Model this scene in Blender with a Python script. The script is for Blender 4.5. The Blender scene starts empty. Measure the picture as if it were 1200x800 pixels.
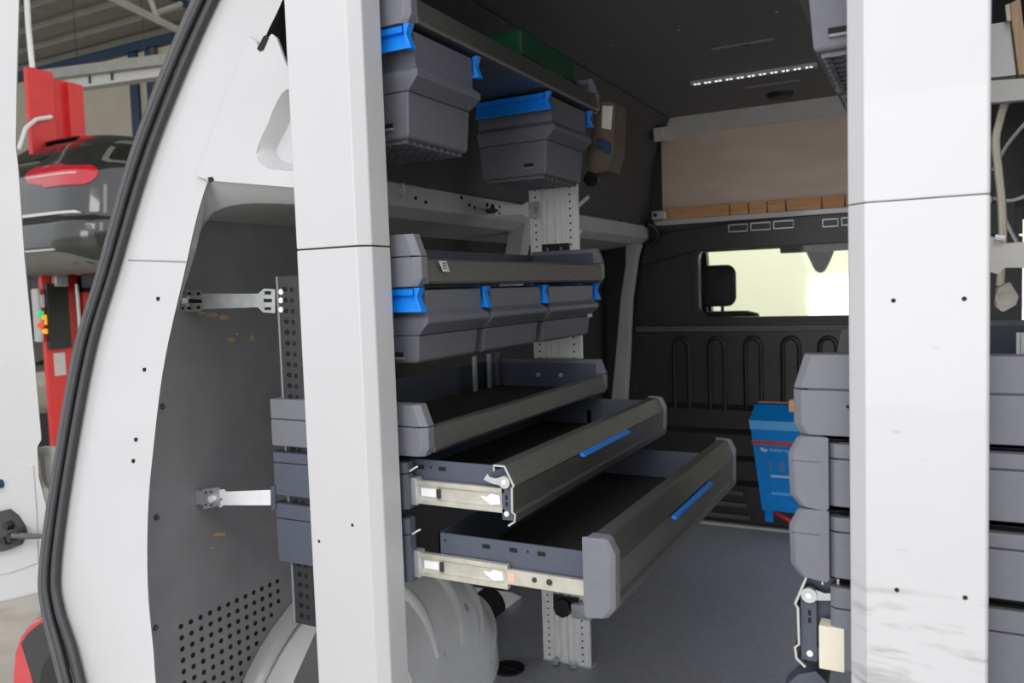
import bpy, bmesh, math, random
from mathutils import Vector, Matrix
random.seed(7)
S = bpy.context.scene
COL = S.collection
H = 1.73                      # height of the eye above the workshop ground

# ------------------------------------------------------------------ camera
FPX = 938.4455
RX = Vector((0.885663395, 0.0, 0.464327848))
RY = Vector((0.463106669, 0.0724780762, -0.883334106))
RZ = Vector((-0.0336535892, 0.99737, 0.064191179))
R = Matrix((RX, RY, RZ))      # camera -> world
cam_d = bpy.data.cameras.new('camera')
cam_d.sensor_width = 36.0
cam_d.lens = FPX / 1200 * 36
cam_d.clip_start = 0.02
cam = bpy.data.objects.new('camera', cam_d)
COL.objects.link(cam)
cam.matrix_world = Matrix.Translation((0, 0, H)) @ R.to_4x4()
S.camera = cam
cam_d.dof.use_dof = True
cam_d.dof.focus_distance = 1.75
cam_d.dof.aperture_fstop = 5.6

# ------------------------------------------------------------------ light
w = bpy.data.worlds.new('workshop_air')
S.world = w
w.use_nodes = True
w.node_tree.nodes['Background'].inputs[0].default_value = (0.95, 0.97, 1.0, 1)
w.node_tree.nodes['Background'].inputs[1].default_value = 1.15
def area(name, loc, target, sx, sy, power, col=(1, 0.98, 0.95)):
    l = bpy.data.lights.new(name, 'AREA')
    l.shape = 'RECTANGLE'; l.size = sx; l.size_y = sy; l.energy = power; l.color = col
    o = bpy.data.objects.new(name, l); COL.objects.link(o)
    o.location = loc
    o.rotation_euler = (Vector(target) - Vector(loc)).to_track_quat('-Z', 'Y').to_euler()
    return o
area('unseen_overhead_light', (-0.2, -2.6, 4.9), (-0.5, 1.2, 1.5), 4.5, 1.2, 90)
area('unseen_overhead_light', (2.6, 0.2, 4.9), (-0.6, 1.6, 1.4), 1.2, 4.5, 40)
area('unseen_overhead_light', (-1.5, 7.6, 4.9), (-1.5, 9.9, 1.5), 4.5, 0.6, 105)  # unseen light added to brighten the cream wall ahead of the van
area('added_rear_fill', (-0.2, -8.0, 2.0), (-0.5, 2.0, 1.5), 4.5, 3.6, 190, (0.97, 0.98, 1.0))  # unseen fill light added behind the camera to brighten the van interior
S.view_settings.view_transform = 'Standard'
S.view_settings.look = 'None'
S.view_settings.exposure = 0.0
S.view_settings.gamma = 1.0
S.view_settings.use_curve_mapping = False

# ------------------------------------------------------------------ helpers
def ray(px, py): return R @ Vector((px - 600, -(py - 400), -FPX))
def PY(px, py, Y): d = ray(px, py); return d * (Y / d.y)
def PX(px, py, X): d = ray(px, py); return d * (X / d.x)
def PZ(px, py, Z): d = ray(px, py); return d * (Z / d.z)
def PL(px, py, d0=1.125, a=0.2): d = ray(px, py); return d * (d0 / (d.y - a * d.z))   # raked rear plane

def srgb(r, g, b):
    f = lambda c: c / 12.92 if c <= 0.04045 else ((c + 0.055) / 1.055) ** 2.4
    return (f(r / 255), f(g / 255), f(b / 255))

MATS = {}
def mat(name, col, rough=0.5, metal=0.0, var=0.08, scale=30.0, bump=0.0, bscale=200.0, spec=0.5, coat=0.0, stretch=(1, 1, 1)):
    m = bpy.data.materials.new(name); m.use_nodes = True
    n = m.node_tree.nodes; L = m.node_tree.links
    p = n['Principled BSDF']
    p.inputs['Roughness'].default_value = rough
    p.inputs['Metallic'].default_value = metal
    p.inputs['Specular IOR Level'].default_value = spec
    p.inputs['Coat Weight'].default_value = coat
    tc = n.new('ShaderNodeTexCoord'); mp = n.new('ShaderNodeMapping'); mp.inputs['Scale'].default_value = stretch
    L.new(tc.outputs['Object'], mp.inputs['Vector'])
    nz = n.new('ShaderNodeTexNoise'); nz.inputs['Scale'].default_value = scale; nz.inputs['Detail'].default_value = 4
    L.new(mp.outputs['Vector'], nz.inputs['Vector'])
    rp = n.new('ShaderNodeValToRGB')
    a = [max(0, c * (1 - var)) for c in col]; b = [min(1, c * (1 + var)) for c in col]
    rp.color_ramp.elements[0].color = (*a, 1); rp.color_ramp.elements[1].color = (*b, 1)
    rp.color_ramp.elements[0].position = 0.3; rp.color_ramp.elements[1].position = 0.7
    L.new(nz.outputs['Fac'], rp.inputs['Fac'])
    L.new(rp.outputs['Color'], p.inputs['Base Color'])
    if bump:
        n2 = n.new('ShaderNodeTexNoise'); n2.inputs['Scale'].default_value = bscale; n2.inputs['Detail'].default_value = 3
        L.new(mp.outputs['Vector'], n2.inputs['Vector'])
        bp = n.new('ShaderNodeBump'); bp.inputs['Strength'].default_value = bump; bp.inputs['Distance'].default_value = 0.002
        L.new(n2.outputs['Fac'], bp.inputs['Height']); L.new(bp.outputs['Normal'], p.inputs['Normal'])
    m['ramp'] = rp.name
    MATS[name] = m
    return m
def stains(m, col, scale, stretch, lo, hi, mask=None):
    """mix a stain colour where a stretched noise passes a threshold; mask = (z0,z1) band in object space"""
    n = m.node_tree.nodes; L = m.node_tree.links; p = n['Principled BSDF']
    old = p.inputs['Base Color'].links[0].from_socket
    tc = n.new('ShaderNodeTexCoord'); mp = n.new('ShaderNodeMapping'); mp.inputs['Scale'].default_value = stretch
    L.new(tc.outputs['Object'], mp.inputs['Vector'])
    nz = n.new('ShaderNodeTexNoise'); nz.inputs['Scale'].default_value = scale; nz.inputs['Detail'].default_value = 6
    L.new(mp.outputs['Vector'], nz.inputs['Vector'])
    mr = n.new('ShaderNodeMapRange'); mr.inputs['From Min'].default_value = lo; mr.inputs['From Max'].default_value = hi
    L.new(nz.outputs['Fac'], mr.inputs['Value'])
    fac = mr.outputs['Result']
    if mask:
        sx = n.new('ShaderNodeSeparateXYZ'); L.new(tc.outputs['Object'], sx.inputs['Vector'])
        c = 0.5 * (mask[0] + mask[1]); hw = 0.5 * (mask[1] - mask[0])
        s1 = n.new('ShaderNodeMath'); s1.operation = 'SUBTRACT'; s1.inputs[1].default_value = c; L.new(sx.outputs['Z'], s1.inputs[0])
        s2 = n.new('ShaderNodeMath'); s2.operation = 'ABSOLUTE'; L.new(s1.outputs[0], s2.inputs[0])
        m2 = n.new('ShaderNodeMapRange'); m2.inputs['From Min'].default_value = hw * .4; m2.inputs['From Max'].default_value = hw
        m2.inputs['To Min'].default_value = 1; m2.inputs['To Max'].default_value = 0
        L.new(s2.outputs[0], m2.inputs['Value'])
        mu = n.new('ShaderNodeMath'); mu.operation = 'MULTIPLY'; L.new(fac, mu.inputs[0]); L.new(m2.outputs['Result'], mu.inputs[1]); fac = mu.outputs[0]
    mx = n.new('ShaderNodeMix'); mx.data_type = 'RGBA'
    L.new(fac, mx.inputs[0]); L.new(old, mx.inputs[6]); mx.inputs[7].default_value = (*col, 1)
    L.new(mx.outputs[2], p.inputs['Base Color'])
def glass(name, tint, mixf):
    m = bpy.data.materials.new(name); m.use_nodes = True
    n = m.node_tree.nodes; L = m.node_tree.links
    n.remove(n['Principled BSDF'])
    t = n.new('ShaderNodeBsdfTransparent'); t.inputs[0].default_value = (*tint, 1)
    g = n.new('ShaderNodeBsdfGlossy'); g.inputs['Roughness'].default_value = 0.03; g.inputs[0].default_value = (0.9, 0.9, 0.9, 1)
    x = n.new('ShaderNodeMixShader'); x.inputs[0].default_value = mixf
    L.new(t.outputs[0], x.inputs[1]); L.new(g.outputs[0], x.inputs[2]); L.new(x.outputs[0], n['Material Output'].inputs[0])
    MATS[name] = m; return m
def emit(name, col, s):
    m = bpy.data.materials.new(name); m.use_nodes = True
    p = m.node_tree.nodes['Principled BSDF']; p.inputs['Base Color'].default_value = (*col, 1)
    p.inputs['Emission Color'].default_value = (*col, 1); p.inputs['Emission Strength'].default_value = s
    MATS[name] = m; return m

# ---- materials
mat('white_paint', (0.52, 0.52, 0.53), 0.35, var=0.02, scale=6, coat=0.3)
mat('post_paint', (0.545, 0.545, 0.56), 0.4, var=0.015, scale=5, coat=0.2)
mat('post_paint_dirty', (0.585, 0.585, 0.605), 0.4, var=0.015, scale=5, coat=0.2)
stains(MATS['post_paint_dirty'], (0.28, 0.27, 0.26), 2.2, (5, 5, 30), 0.52, 0.78, (0.54, 0.80))
stains(MATS['post_paint_dirty'], (0.30, 0.29, 0.28), 9, (2, 2, 9), 0.68, 0.80, (0.75, 1.20))
mat('body_grey', (0.50, 0.495, 0.485), 0.45, var=0.06, scale=8)
mat('arch_white', (0.88, 0.88, 0.875), 0.45, var=0.05, scale=9)
stains(MATS['arch_white'], (0.25, 0.25, 0.25), 14, (1, 1, 1), 0.66, 0.74)
mat('lining_grey', (0.255, 0.255, 0.265), 0.62, var=0.07, scale=14, bump=0.12, bscale=400)
stains(MATS['lining_grey'], (0.26, 0.24, 0.22), 7, (1, 1, 3), 0.70, 0.78)
mat('lining_dark', (0.082, 0.082, 0.083), 0.7, var=0.08, scale=20, bump=0.1, bscale=400)
mat('lining_shaded', (0.040, 0.040, 0.041), 0.7, var=0.08, scale=20, bump=0.1, bscale=400)  # grey lining again, shade of the deep interior put into its colour
mat('ceiling_dark', (0.150, 0.151, 0.156), 0.75, var=0.06, scale=25, bump=0.1, bscale=500)
mat('black_plastic', (0.011, 0.011, 0.012), 0.45, var=0.15, scale=40, bump=0.1, bscale=700)
mat('bulkhead_black', (0.022, 0.022, 0.023), 0.38, var=0.12, scale=30, bump=0.08, bscale=600)
mat('rubber', (0.035, 0.036, 0.039), 0.42, var=0.1, scale=50)
mat('rubber_light', (0.085, 0.086, 0.092), 0.5, var=0.1, scale=50)
mat('cap_grey', (0.172, 0.175, 0.205), 0.48, var=0.04, scale=60, bump=0.12, bscale=900)
mat('cap_light', (0.23, 0.232, 0.25), 0.42, var=0.04, scale=60, bump=0.1, bscale=900)
mat('housing_blue_grey', (0.085, 0.097, 0.13), 0.48, var=0.05, scale=60, bump=0.1, bscale=900)
mat('bin_grey', (0.125, 0.128, 0.152), 0.45, var=0.05, scale=60, bump=0.1, bscale=900)
mat('steel_blue_grey', (0.075, 0.087, 0.122), 0.45, var=0.05, scale=40)
mat('anodised', (0.155, 0.153, 0.148), 0.38, metal=0.55, var=0.10, scale=30, stretch=(8, 1, 8))
mat('anodised_edge', (0.62, 0.62, 0.60), 0.35, metal=0.5, var=0.05)
mat('tray_mat', (0.030, 0.030, 0.031), 0.75, var=0.15, scale=30, bump=0.2, bscale=500)
mat('blue_plastic', (0.006, 0.22, 0.80), 0.35, var=0.06, scale=30)
mat('aluminium', (0.92, 0.915, 0.90), 0.42, metal=0.1, var=0.08, scale=20, stretch=(10, 10, 1))
mat('zinc', (0.60, 0.62, 0.63), 0.38, metal=0.55, var=0.12, scale=40)
mat('zinc_light', (0.88, 0.89, 0.90), 0.4, metal=0.0, var=0.05, scale=30)
mat('slide_metal', (0.62, 0.60, 0.53), 0.35, metal=0.5, var=0.10, scale=40)
mat('cream_plastic', (0.78, 0.73, 0.60), 0.5, var=0.04)
mat('hole_black', (0.006, 0.006, 0.006), 0.8, var=0.0)
mat('floor_grey', (0.37, 0.374, 0.415), 0.5, var=0.08, scale=50, bump=0.08, bscale=500)
mat('board_brown', (0.66, 0.525, 0.44), 0.7, var=0.07, scale=4, stretch=(1, 1, 4))
mat('wood_strip', (0.62, 0.31, 0.13), 0.6, var=0.15, scale=10, stretch=(1, 1, 8))
mat('plywood', (0.50, 0.33, 0.20), 0.6, var=0.25, scale=8, stretch=(40, 40, 1))
mat('chip_wood', (0.55, 0.38, 0.22), 0.7, var=0.2, scale=60)
mat('green_plastic', (0.008, 0.085, 0.042), 0.45, var=0.1)
mat('cardboard', (0.12, 0.087, 0.063), 0.75, var=0.12, scale=20)
mat('carton_white', (0.62, 0.60, 0.57), 0.6, var=0.06)
mat('copper_pale', (0.75, 0.50, 0.36), 0.4, var=0.05)
mat('inverter_blue', (0.004, 0.25, 0.75), 0.5, var=0.05, scale=20, spec=0.2)
mat('inverter_light', (0.10, 0.46, 0.90), 0.4, var=0.04)
mat('signal_red', (0.55, 0.045, 0.03), 0.4, var=0.05)
mat('print_white', (0.55, 0.66, 0.78), 0.5, var=0.02)
mat('print_grey', (0.10, 0.25, 0.45), 0.5, var=0.05)
mat('cable_red', (0.50, 0.015, 0.015), 0.45, var=0.05)
mat('cable_beige', (0.62, 0.56, 0.46), 0.55, var=0.06)
mat('seat_fabric', (0.03, 0.032, 0.032), 0.8, var=0.15, scale=60)
mat('visor_grey', (0.42, 0.43, 0.38), 0.7, var=0.05)
mat('mirror_grey', (0.035, 0.040, 0.040), 0.8, var=0.05)
mat('cream_wall', (0.90, 0.89, 0.72), 0.8, var=0.01, scale=2)
mat('lift_red', (0.72, 0.035, 0.035), 0.4, var=0.05, scale=8)
mat('car_paint', (0.050, 0.052, 0.052), 0.16, metal=0.55, var=0.05, scale=3, coat=1.0)
mat('car_silver', (0.34, 0.33, 0.31), 0.22, metal=0.5, var=0.05, scale=3, coat=1.0)
mat('car_glass', (0.012, 0.013, 0.014), 0.08, var=0.0, coat=1.0)
mat('car_chrome', (0.62, 0.63, 0.64), 0.2, metal=0.8, var=0.02)
mat('car_bumper', (0.17, 0.165, 0.15), 0.5, var=0.08, scale=10)
mat('lamp_red', (0.62, 0.012, 0.03), 0.12, var=0.08, scale=12, coat=1.0)
mat('lamp_pale', (0.85, 0.45, 0.45), 0.2, var=0.08, scale=20)
mat('concrete', (0.52, 0.49, 0.435), 0.7, var=0.16, scale=1.6, bump=0.1, bscale=80)
stains(MATS['concrete'], (0.44, 0.41, 0.36), 3.0, (1, 1, 1), 0.5, 0.66)
mat('wall_beige', (0.50, 0.46, 0.36), 0.8, var=0.05, scale=1.5)
mat('steel_navy', (0.012, 0.036, 0.085), 0.5, var=0.08, scale=4)
mat('roof_sheet', (0.20, 0.19, 0.165), 0.6, var=0.1, scale=3)
mat('truss_grey', (0.36, 0.36, 0.32), 0.6, var=0.1, scale=6)
mat('gate_white', (0.80, 0.82, 0.84), 0.6, var=0.02)
emit('led', (0.9, 0.93, 1.0), 0.9)
emit('key_green', (0.02, 0.6, 0.2), 0.6)
emit('key_amber', (0.9, 0.45, 0.03), 0.5)
emit('key_red', (0.9, 0.10, 0.04), 0.4)
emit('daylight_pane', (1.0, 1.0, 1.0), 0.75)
glass('pane_glass', (0.97, 0.98, 0.96), 0.01)
M = MATS

class MB:
    def __init__(s): s.v = []; s.f = []
    def add(s, vs, fs):
        o = len(s.v); s.v += [tuple(p) for p in vs]; s.f += [tuple(i + o for i in f) for f in fs]; return s
    def box(s, x0, x1, y0, y1, z0, z1):
        vs = [(x, y, z) for z in (z0, z1) for y in (y0, y1) for x in (x0, x1)]
        return s.add(vs, [(0, 2, 3, 1), (4, 5, 7, 6), (0, 1, 5, 4), (2, 6, 7, 3), (0, 4, 6, 2), (1, 3, 7, 5)])
    def loft(s, loops, caps=True):
        n = len(loops[0]); vs = [p for l in loops for p in l]; fs = []
        for k in range(len(loops) - 1):
            for i in range(n):
                j = (i + 1) % n
                fs.append((k * n + i, k * n + j, (k + 1) * n + j, (k + 1) * n + i))
        if caps:
            fs.append(tuple(range(n))[::-1]); fs.append(tuple((len(loops) - 1) * n + i for i in range(n)))
        return s.add(vs, fs)
    def ext(s, axis, pts, a, b):
        if axis == 'x': g = lambda t: [(t, p[0], p[1]) for p in pts]
        elif axis == 'y': g = lambda t: [(p[0], t, p[1]) for p in pts]
        else: g = lambda t: [(p[0], p[1], t) for p in pts]
        return s.loft([g(a), g(b)])
    def slab(s, pts, off):
        """polygon of 3D points thickened along off"""
        o = Vector(off); return s.loft([[Vector(p) for p in pts], [Vector(p) + o for p in pts]])
    def ribbon(s, axis, pts, t, a, b):
        """open 2D polyline of thickness t, extruded along axis"""
        P = [Vector(p) for p in pts]; L = []; Rr = []
        for i, p in enumerate(P):
            d = (P[min(i + 1, len(P) - 1)] - P[max(i - 1, 0)]); d.normalize(); n = Vector((-d.y, d.x))
            L.append(p + n * t / 2); Rr.append(p - n * t / 2)
        for i in range(len(P) - 1):
            s.ext(axis, [L[i], L[i + 1], Rr[i + 1], Rr[i]], a, b)
        return s
    def cyl(s, p, q, r, n=14, r2=None, caps=True):
        p = Vector(p); q = Vector(q); d = (q - p).normalized(); u = d.orthogonal().normalized(); v = d.cross(u)
        r2 = r if r2 is None else r2
        c = [(math.cos(2 * math.pi * i / n), math.sin(2 * math.pi * i / n)) for i in range(n)]
        return s.loft([[p + (u * a + v * b) * r for a, b in c], [q + (u * a + v * b) * r2 for a, b in c]], caps)
    def tube(s, path, r, n=8):
        P = [Vector(p) for p in path]; loops = []; u = None
        for i, p in enumerate(P):
            d = (P[min(i + 1, len(P) - 1)] - P[max(i - 1, 0)]).normalized()
            u = d.orthogonal().normalized() if u is None else (u - d * u.dot(d)).normalized()
            v = d.cross(u); rr = r[i] if isinstance(r, (list, tuple)) else r
            loops.append([p + (u * math.cos(2 * math.pi * k / n) + v * math.sin(2 * math.pi * k / n)) * rr for k in range(n)])
        return s.loft(loops)
    def ring(s, c, axis, r0, r1, h, n=24):
        c = Vector(c); d = Vector(axis).normalized(); u = d.orthogonal().normalized(); v = d.cross(u)
        A = [(math.cos(2 * math.pi * i / n), math.sin(2 * math.pi * i / n)) for i in range(n)]
        lp = [[c + (u * a + v * b) * r + d * t for a, b in A] for r, t in ((r0, 0), (r1, 0), (r1, h), (r0, h), (r0, 0))]
        return s.loft(lp, False)
    def build(s, name, m, parent=None, bevel=0.0, seg=2, smooth=35, kind=None, label=None):
        me = bpy.data.meshes.new(name)
        V = [Vector(p) + Vector((0, 0, H)) for p in s.v]
        if parent is not None: o0 = Vector(parent['base'])
        else:
            xs = [p.x for p in V]; ys = [p.y for p in V]
            o0 = Vector(((min(xs) + max(xs)) / 2, (min(ys) + max(ys)) / 2, min(p.z for p in V)))
        bm = bmesh.new()
        bv = [bm.verts.new(p - o0) for p in V]
        for f in s.f:
            try: bm.faces.new([bv[i] for i in f])
            except ValueError: pass
        bmesh.ops.recalc_face_normals(bm, faces=bm.faces)
        if bevel:
            es = [e for e in bm.edges if len(e.link_faces) == 2 and e.calc_face_angle(0) > math.radians(25)]
            bmesh.ops.bevel(bm, geom=es, offset=bevel, segments=seg, affect='EDGES', profile=0.6, clamp_overlap=True)
        bm.to_mesh(me); bm.free()
        for p in me.polygons: p.use_smooth = True
        me.set_sharp_from_angle(angle=math.radians(smooth))
        o = bpy.data.objects.new(name, me); COL.objects.link(o)
        me.materials.append(M[m] if isinstance(m, str) else m)
        o['base'] = o0[:]
        if parent is not None:
            o.parent = parent
        else: o.location = o0
        if parent is not None and parent.type == 'MESH': pass
        if bevel:
            wn = o.modifiers.new('weighted_normals', 'WEIGHTED_NORMAL'); wn.keep_sharp = True; wn.weight = 80
        if kind: o['kind'] = kind
        if label: o['label'] = label
        return o
def sub(name, mb, m, parent, **k):
    """child of a mesh part: the part's mesh is stored relative to its own root base"""
    return mb.build(name, m, parent, **k)
def thing(name, label, cat, base, group=None, kind=None):
    o = bpy.data.objects.new(name, None); COL.objects.link(o); o.empty_display_size = 0.05
    o.location = (base[0], base[1], base[2] + H); o['base'] = o.location[:]
    o['label'] = label; o['category'] = cat
    if group: o['group'] = group
    if kind: o['kind'] = kind
    return o
def tag(o, label, cat, group=None, kind=None):
    o['label'] = label; o['category'] = cat
    if group: o['group'] = group
    if kind: o['kind'] = kind
    return o
def interp(pts, n=6):
    """Catmull-Rom through points"""
    P = [Vector(p) for p in pts]; out = []
    for i in range(len(P) - 1):
        a, b, c, d = P[max(i - 1, 0)], P[i], P[i + 1], P[min(i + 2, len(P) - 1)]
        for k in range(n):
            t = k / n
            out.append(0.5 * ((2 * b) + (c - a) * t + (2 * a - 5 * b + 4 * c - d) * t * t + (3 * b - a - 3 * c + d) * t ** 3))
    out.append(P[-1]); return out

ZF = -1.18     # van floor
ZC = 0.80      # van ceiling
YB = 3.90      # bulkhead
F0 = -0.846    # aisle face of the left shelving
BK = -1.24     # its back
Y0, Y1 = 1.25, 2.22

# ================================================================== SETTING : VAN
o = MB().box(-1.50, 0.50, 1.02, 4.15, ZF - 0.03, ZF).build('floor', 'floor_grey')
tag(o, 'dark grey load floor of the van', 'floor', kind='structure')
sub('sill_strip', MB().box(-1.33, 0.33, 3.855, 3.885, ZF, ZF + 0.012), 'body_grey', o)
MB().box(-1.50, 0.50, 0.98, 1.02, ZF - 0.06, ZF + 0.004).build('threshold', 'body_grey', o)
MB().box(-1.62, 0.62, 0.94, 5.6, ZF - 0.14, ZF - 0.035).build('underbody', 'black_plastic', o)

wl = thing('wall_left', 'left van side wall, grey plywood lining below a light steel waist rail', 'wall', (-1.5, 2.5, ZF), kind='structure')
MB().ext('x', [(0.95, ZF), (1.88, ZF), (1.88, 0.30), (1.25, 0.30)], -1.515, -1.50).build('lining_panel', 'lining_grey', wl)
MB().box(-1.515, -1.495, 1.885, 3.95, ZF, 0.30).build('lining_panel', 'lining_shaded', wl)  # same lining continued, darkened by colour where it lies in shade
MB().box(-1.58, -1.30, 3.905, 3.95, ZF, 0.30).build('lining_panel', 'lining_shaded', wl)  # dark return panel added to stop daylight leaking past the bulkhead
MB().box(-1.60, -1.585, 1.16, 5.6, ZF - 0.05, 0.1).build('body_skin', 'white_paint', wl)
MB().slab([(-1.59, 1.32, 0.08), (-1.35, 1.34, 0.86), (-1.35, 5.0, 0.86), (-1.59, 5.0, 0.08)], (-0.01, 0, 0.005)).build('body_skin', 'white_paint', wl)
# waist rail: folded steel beam
WR = [(-1.50, 0.185), (-1.29, 0.205), (-1.262, 0.222), (-1.248, 0.232), (-1.245, 0.290), (-1.27, 0.300), (-1.50, 0.300)]
rail = MB().ext('y', WR, 1.22, 3.88).build('waist_rail', 'body_grey', wl, bevel=0.004)
def rail_pt(px, py): return PX(px, py, -1.2455)
for px, py, rr in ((440, 222, 0.016), (577, 243, 0.012), (571, 240, 0.007), (757, 262, 0.011), (727, 258, 0.005), (719, 255, 0.005)):
    p = rail_pt(px, py)
    MB().cyl((-1.2475, p.y, p.z), (-1.2437, p.y, p.z), rr, 12).build('rail_hole', 'hole_black', wl)
g = MB()
for px, py in ((452, 226), (487, 232), (499, 237), (541, 232), (556, 243), (550, 240), (540, 231)):
    p = rail_pt(px, py); g.cyl((-1.2475, p.y, p.z), (-1.2437, p.y, p.z), 0.005, 8)
g.build('small_rail_holes', 'hole_black', wl, kind='stuff')
p = rail_pt(470, 224)
g = MB().box(-1.246, -1.236, p.y - 0.012, p.y + 0.012, p.z - 0.008, p.z + 0.004).tube([(-1.24, p.y, p.z + 0.02), (-1.236, p.y + 0.004, p.z), (-1.24, p.y - 0.01, p.z - 0.02)], 0.004)
g.build('spring_clip', 'zinc', wl)
# upper lining, folded over into the roof
UP = [(-1.275, 0.29), (-1.255, 0.40), (-1.235, 0.58), (-1.195, 0.72), (-1.12, 0.795)]
g = MB(); g.ribbon('y', UP, 0.008, 1.33, 3.92); g.build('upper_lining', 'lining_dark', wl)
# short mid pillar and light grey pillar by the bulkhead
g = MB(); a = PY(607, 268, 2.50); b = PY(598, 320, 2.50)
g.slab([(a.x - .03, 2.5, a.z + .02), (a.x + .03, 2.5, a.z + .02), (b.x + .02, 2.5, b.z - .05), (b.x - .05, 2.5, b.z - .05)], (0, 0.06, 0)); g.build('mid_pillar', 'body_grey', wl, bevel=0.006)
pl = [PY(x, y, 3.80) for x, y in ((733, 286), (750, 286), (746, 300), (739, 350), (736, 420), (733, 470), (729, 640), (700, 640), (716, 470), (721, 420), (727, 350), (733, 310))]
MB().slab(pl, (0, 0.05, 0)).build('front_pillar', 'body_grey', wl, bevel=0.006)
g = MB().tube([(-1.235, 3.80, 0.30), (-1.21, 3.83, 0.285), (-1.195, 3.85, 0.25), (-1.21, 3.86, 0.215), (-1.24, 3.86, 0.20)], 0.016, 10); g.build('wire_grommet', 'black_plastic', wl)
# perforations of the lining by the wheel arch
g = MB(); ztop = PX(325, 681, -1.5).z; ya = PX(212, 735, -1.5).y; yb = PX(325, 681, -1.5).y
ncol = 12; dy = (yb - ya) / (ncol - 1); lining_dirt = []
for c in range(ncol):
    nr = min(12, 3 + int((ncol - 1 - c) * 1.0))
    if c <= 6: nr = 12
    for r_ in range(nr):
        yy = ya + c * dy; zz = ztop - r_ * 0.0262
        pr = R.transposed() @ Vector((-1.5, yy, zz))
        g.cyl((-1.5005, yy, zz), (-1.4990, yy, zz), 0.0060, 10)
g.build('perforations', 'hole_black', wl, kind='stuff')
for (px, py, w_, h_) in ((248, 369, 12, 5), (262, 372, 10, 6), (236, 367, 9, 3), (270, 398, 9, 5), (295, 396, 4, 6), (278, 391, 3, 2), (256, 626, 13, 4), (248, 642, 4, 1.5)):
    a = [PX(px + w_ * .7 * math.cos(t) * random.uniform(.7, 1.1), py + h_ * .7 * math.sin(t) * random.uniform(.6, 1.1), -1.4995) for t in [k * math.pi / 4 for k in range(8)]]
    MB().slab(a, (0.0012, 0, 0)).build('paint_chip', 'chip_wood', wl)
for px, py in ((190, 476), (306, 246), (183, 606), (182, 735)):
    p = PX(px, py, -1.5); MB().cyl((-1.5, p.y, p.z), (-1.494, p.y, p.z), 0.007, 10, 0.005).build('rivet', 'rubber_light', wl)

wr = thing('wall_right', 'dark right van side wall behind the right shelving', 'wall', (0.5, 2.5, ZF), kind='structure')
MB().box(0.50, 0.515, 1.04, 2.40, ZF, 0.30).build('lining_panel', 'lining_dark', wr)
MB().box(0.45, 0.62, 2.36, 2.44, ZF, 0.60).build('added_door_post', 'white_paint', wr)  # doorway between this post and the next is added to let light in
MB().box(0.45, 0.62, 3.70, 3.86, ZF, 0.60).build('added_door_post', 'white_paint', wr)
MB().box(0.62, 0.64, 1.0, 2.44, ZF - 0.05, 0.3).build('body_skin', 'white_paint', wr)
MB().box(0.62, 0.64, 3.70, 5.6, ZF - 0.05, 0.3).build('body_skin', 'white_paint', wr)
MB().slab([(0.63, 0.95, 0.28), (0.33, 1.2, 0.86), (0.33, 2.44, 0.86), (0.63, 2.44, 0.28)], (0.01, 0, 0.005)).slab([(0.48, 2.44, 0.57), (0.33, 2.44, 0.86), (0.33, 3.7, 0.86), (0.48, 3.7, 0.57)], (0.01, 0, 0.005)).slab([(0.63, 3.7, 0.28), (0.33, 3.7, 0.86), (0.33, 5.0, 0.86), (0.63, 5.0, 0.28)], (0.01, 0, 0.005)).build('body_skin', 'white_paint', wr)
MB().ext('y', [(-1.0 - x, z) for x, z in WR], 1.22, 2.42).build('waist_rail', 'body_grey', wr, bevel=0.004)
g = MB(); g.ribbon('y', [(-1.0 - x, z) for x, z in UP], 0.008, 1.22, 2.42); g.ribbon('y', [(-1.0 - x, z) for x, z in UP[2:]], 0.008, 2.42, 3.92); g.build('upper_lining', 'lining_dark', wr)

ce = thing('ceiling', 'dark grey lined van ceiling with two pressed slots', 'ceiling', (-0.5, 2.5, ZC), kind='structure')
MB().box(-1.15, 0.15, 1.30, 3.96, ZC, ZC + 0.012).build('roof_lining', 'ceiling_dark', ce)
MB().box(-1.36, 0.36, 1.1, 5.3, 0.86, 0.88).build('roof_skin', 'white_paint', ce)
MB().box(-1.2, 0.2, 1.16, 1.25, 0.74, 0.86).build('rear_header', 'white_paint', ce, bevel=0.01)
def ceil_bar(pa, pb, wid, nm, m):
    a = PZ(*pa, ZC); b = PZ(*pb, ZC)
    MB().box(min(a.x, b.x), max(a.x, b.x), (a.y + b.y) / 2 - wid / 2, (a.y + b.y) / 2 + wid / 2, ZC - 0.004, ZC).build(nm, m, ce, bevel=0.0015)
ceil_bar((834, 57), (908, 45), 0.02, 'slot_trim', 'cap_light')
ceil_bar((873, 102), (938, 93), 0.02, 'slot_trim', 'cap_light')
p = PZ(875, 52, ZC); MB().cyl((p.x, p.y, ZC - .006), (p.x, p.y, ZC), 0.012, 12).build('screw', 'rubber', ce)
p = PZ(914, 110, ZC); MB().cyl((p.x, p.y, ZC - .018), (p.x, p.y, ZC), 0.045, 20, 0.06).build('vent_cap', 'black_plastic', ce)
g = MB()
for px, py in ((717, 53), (795, 35), (910, 14)):
    p = PZ(px, py, ZC); g.cyl((p.x, p.y, ZC - .002), (p.x, p.y, ZC), 0.004, 8)
g.build('lining_screws', 'zinc', ce, kind='stuff')

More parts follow.
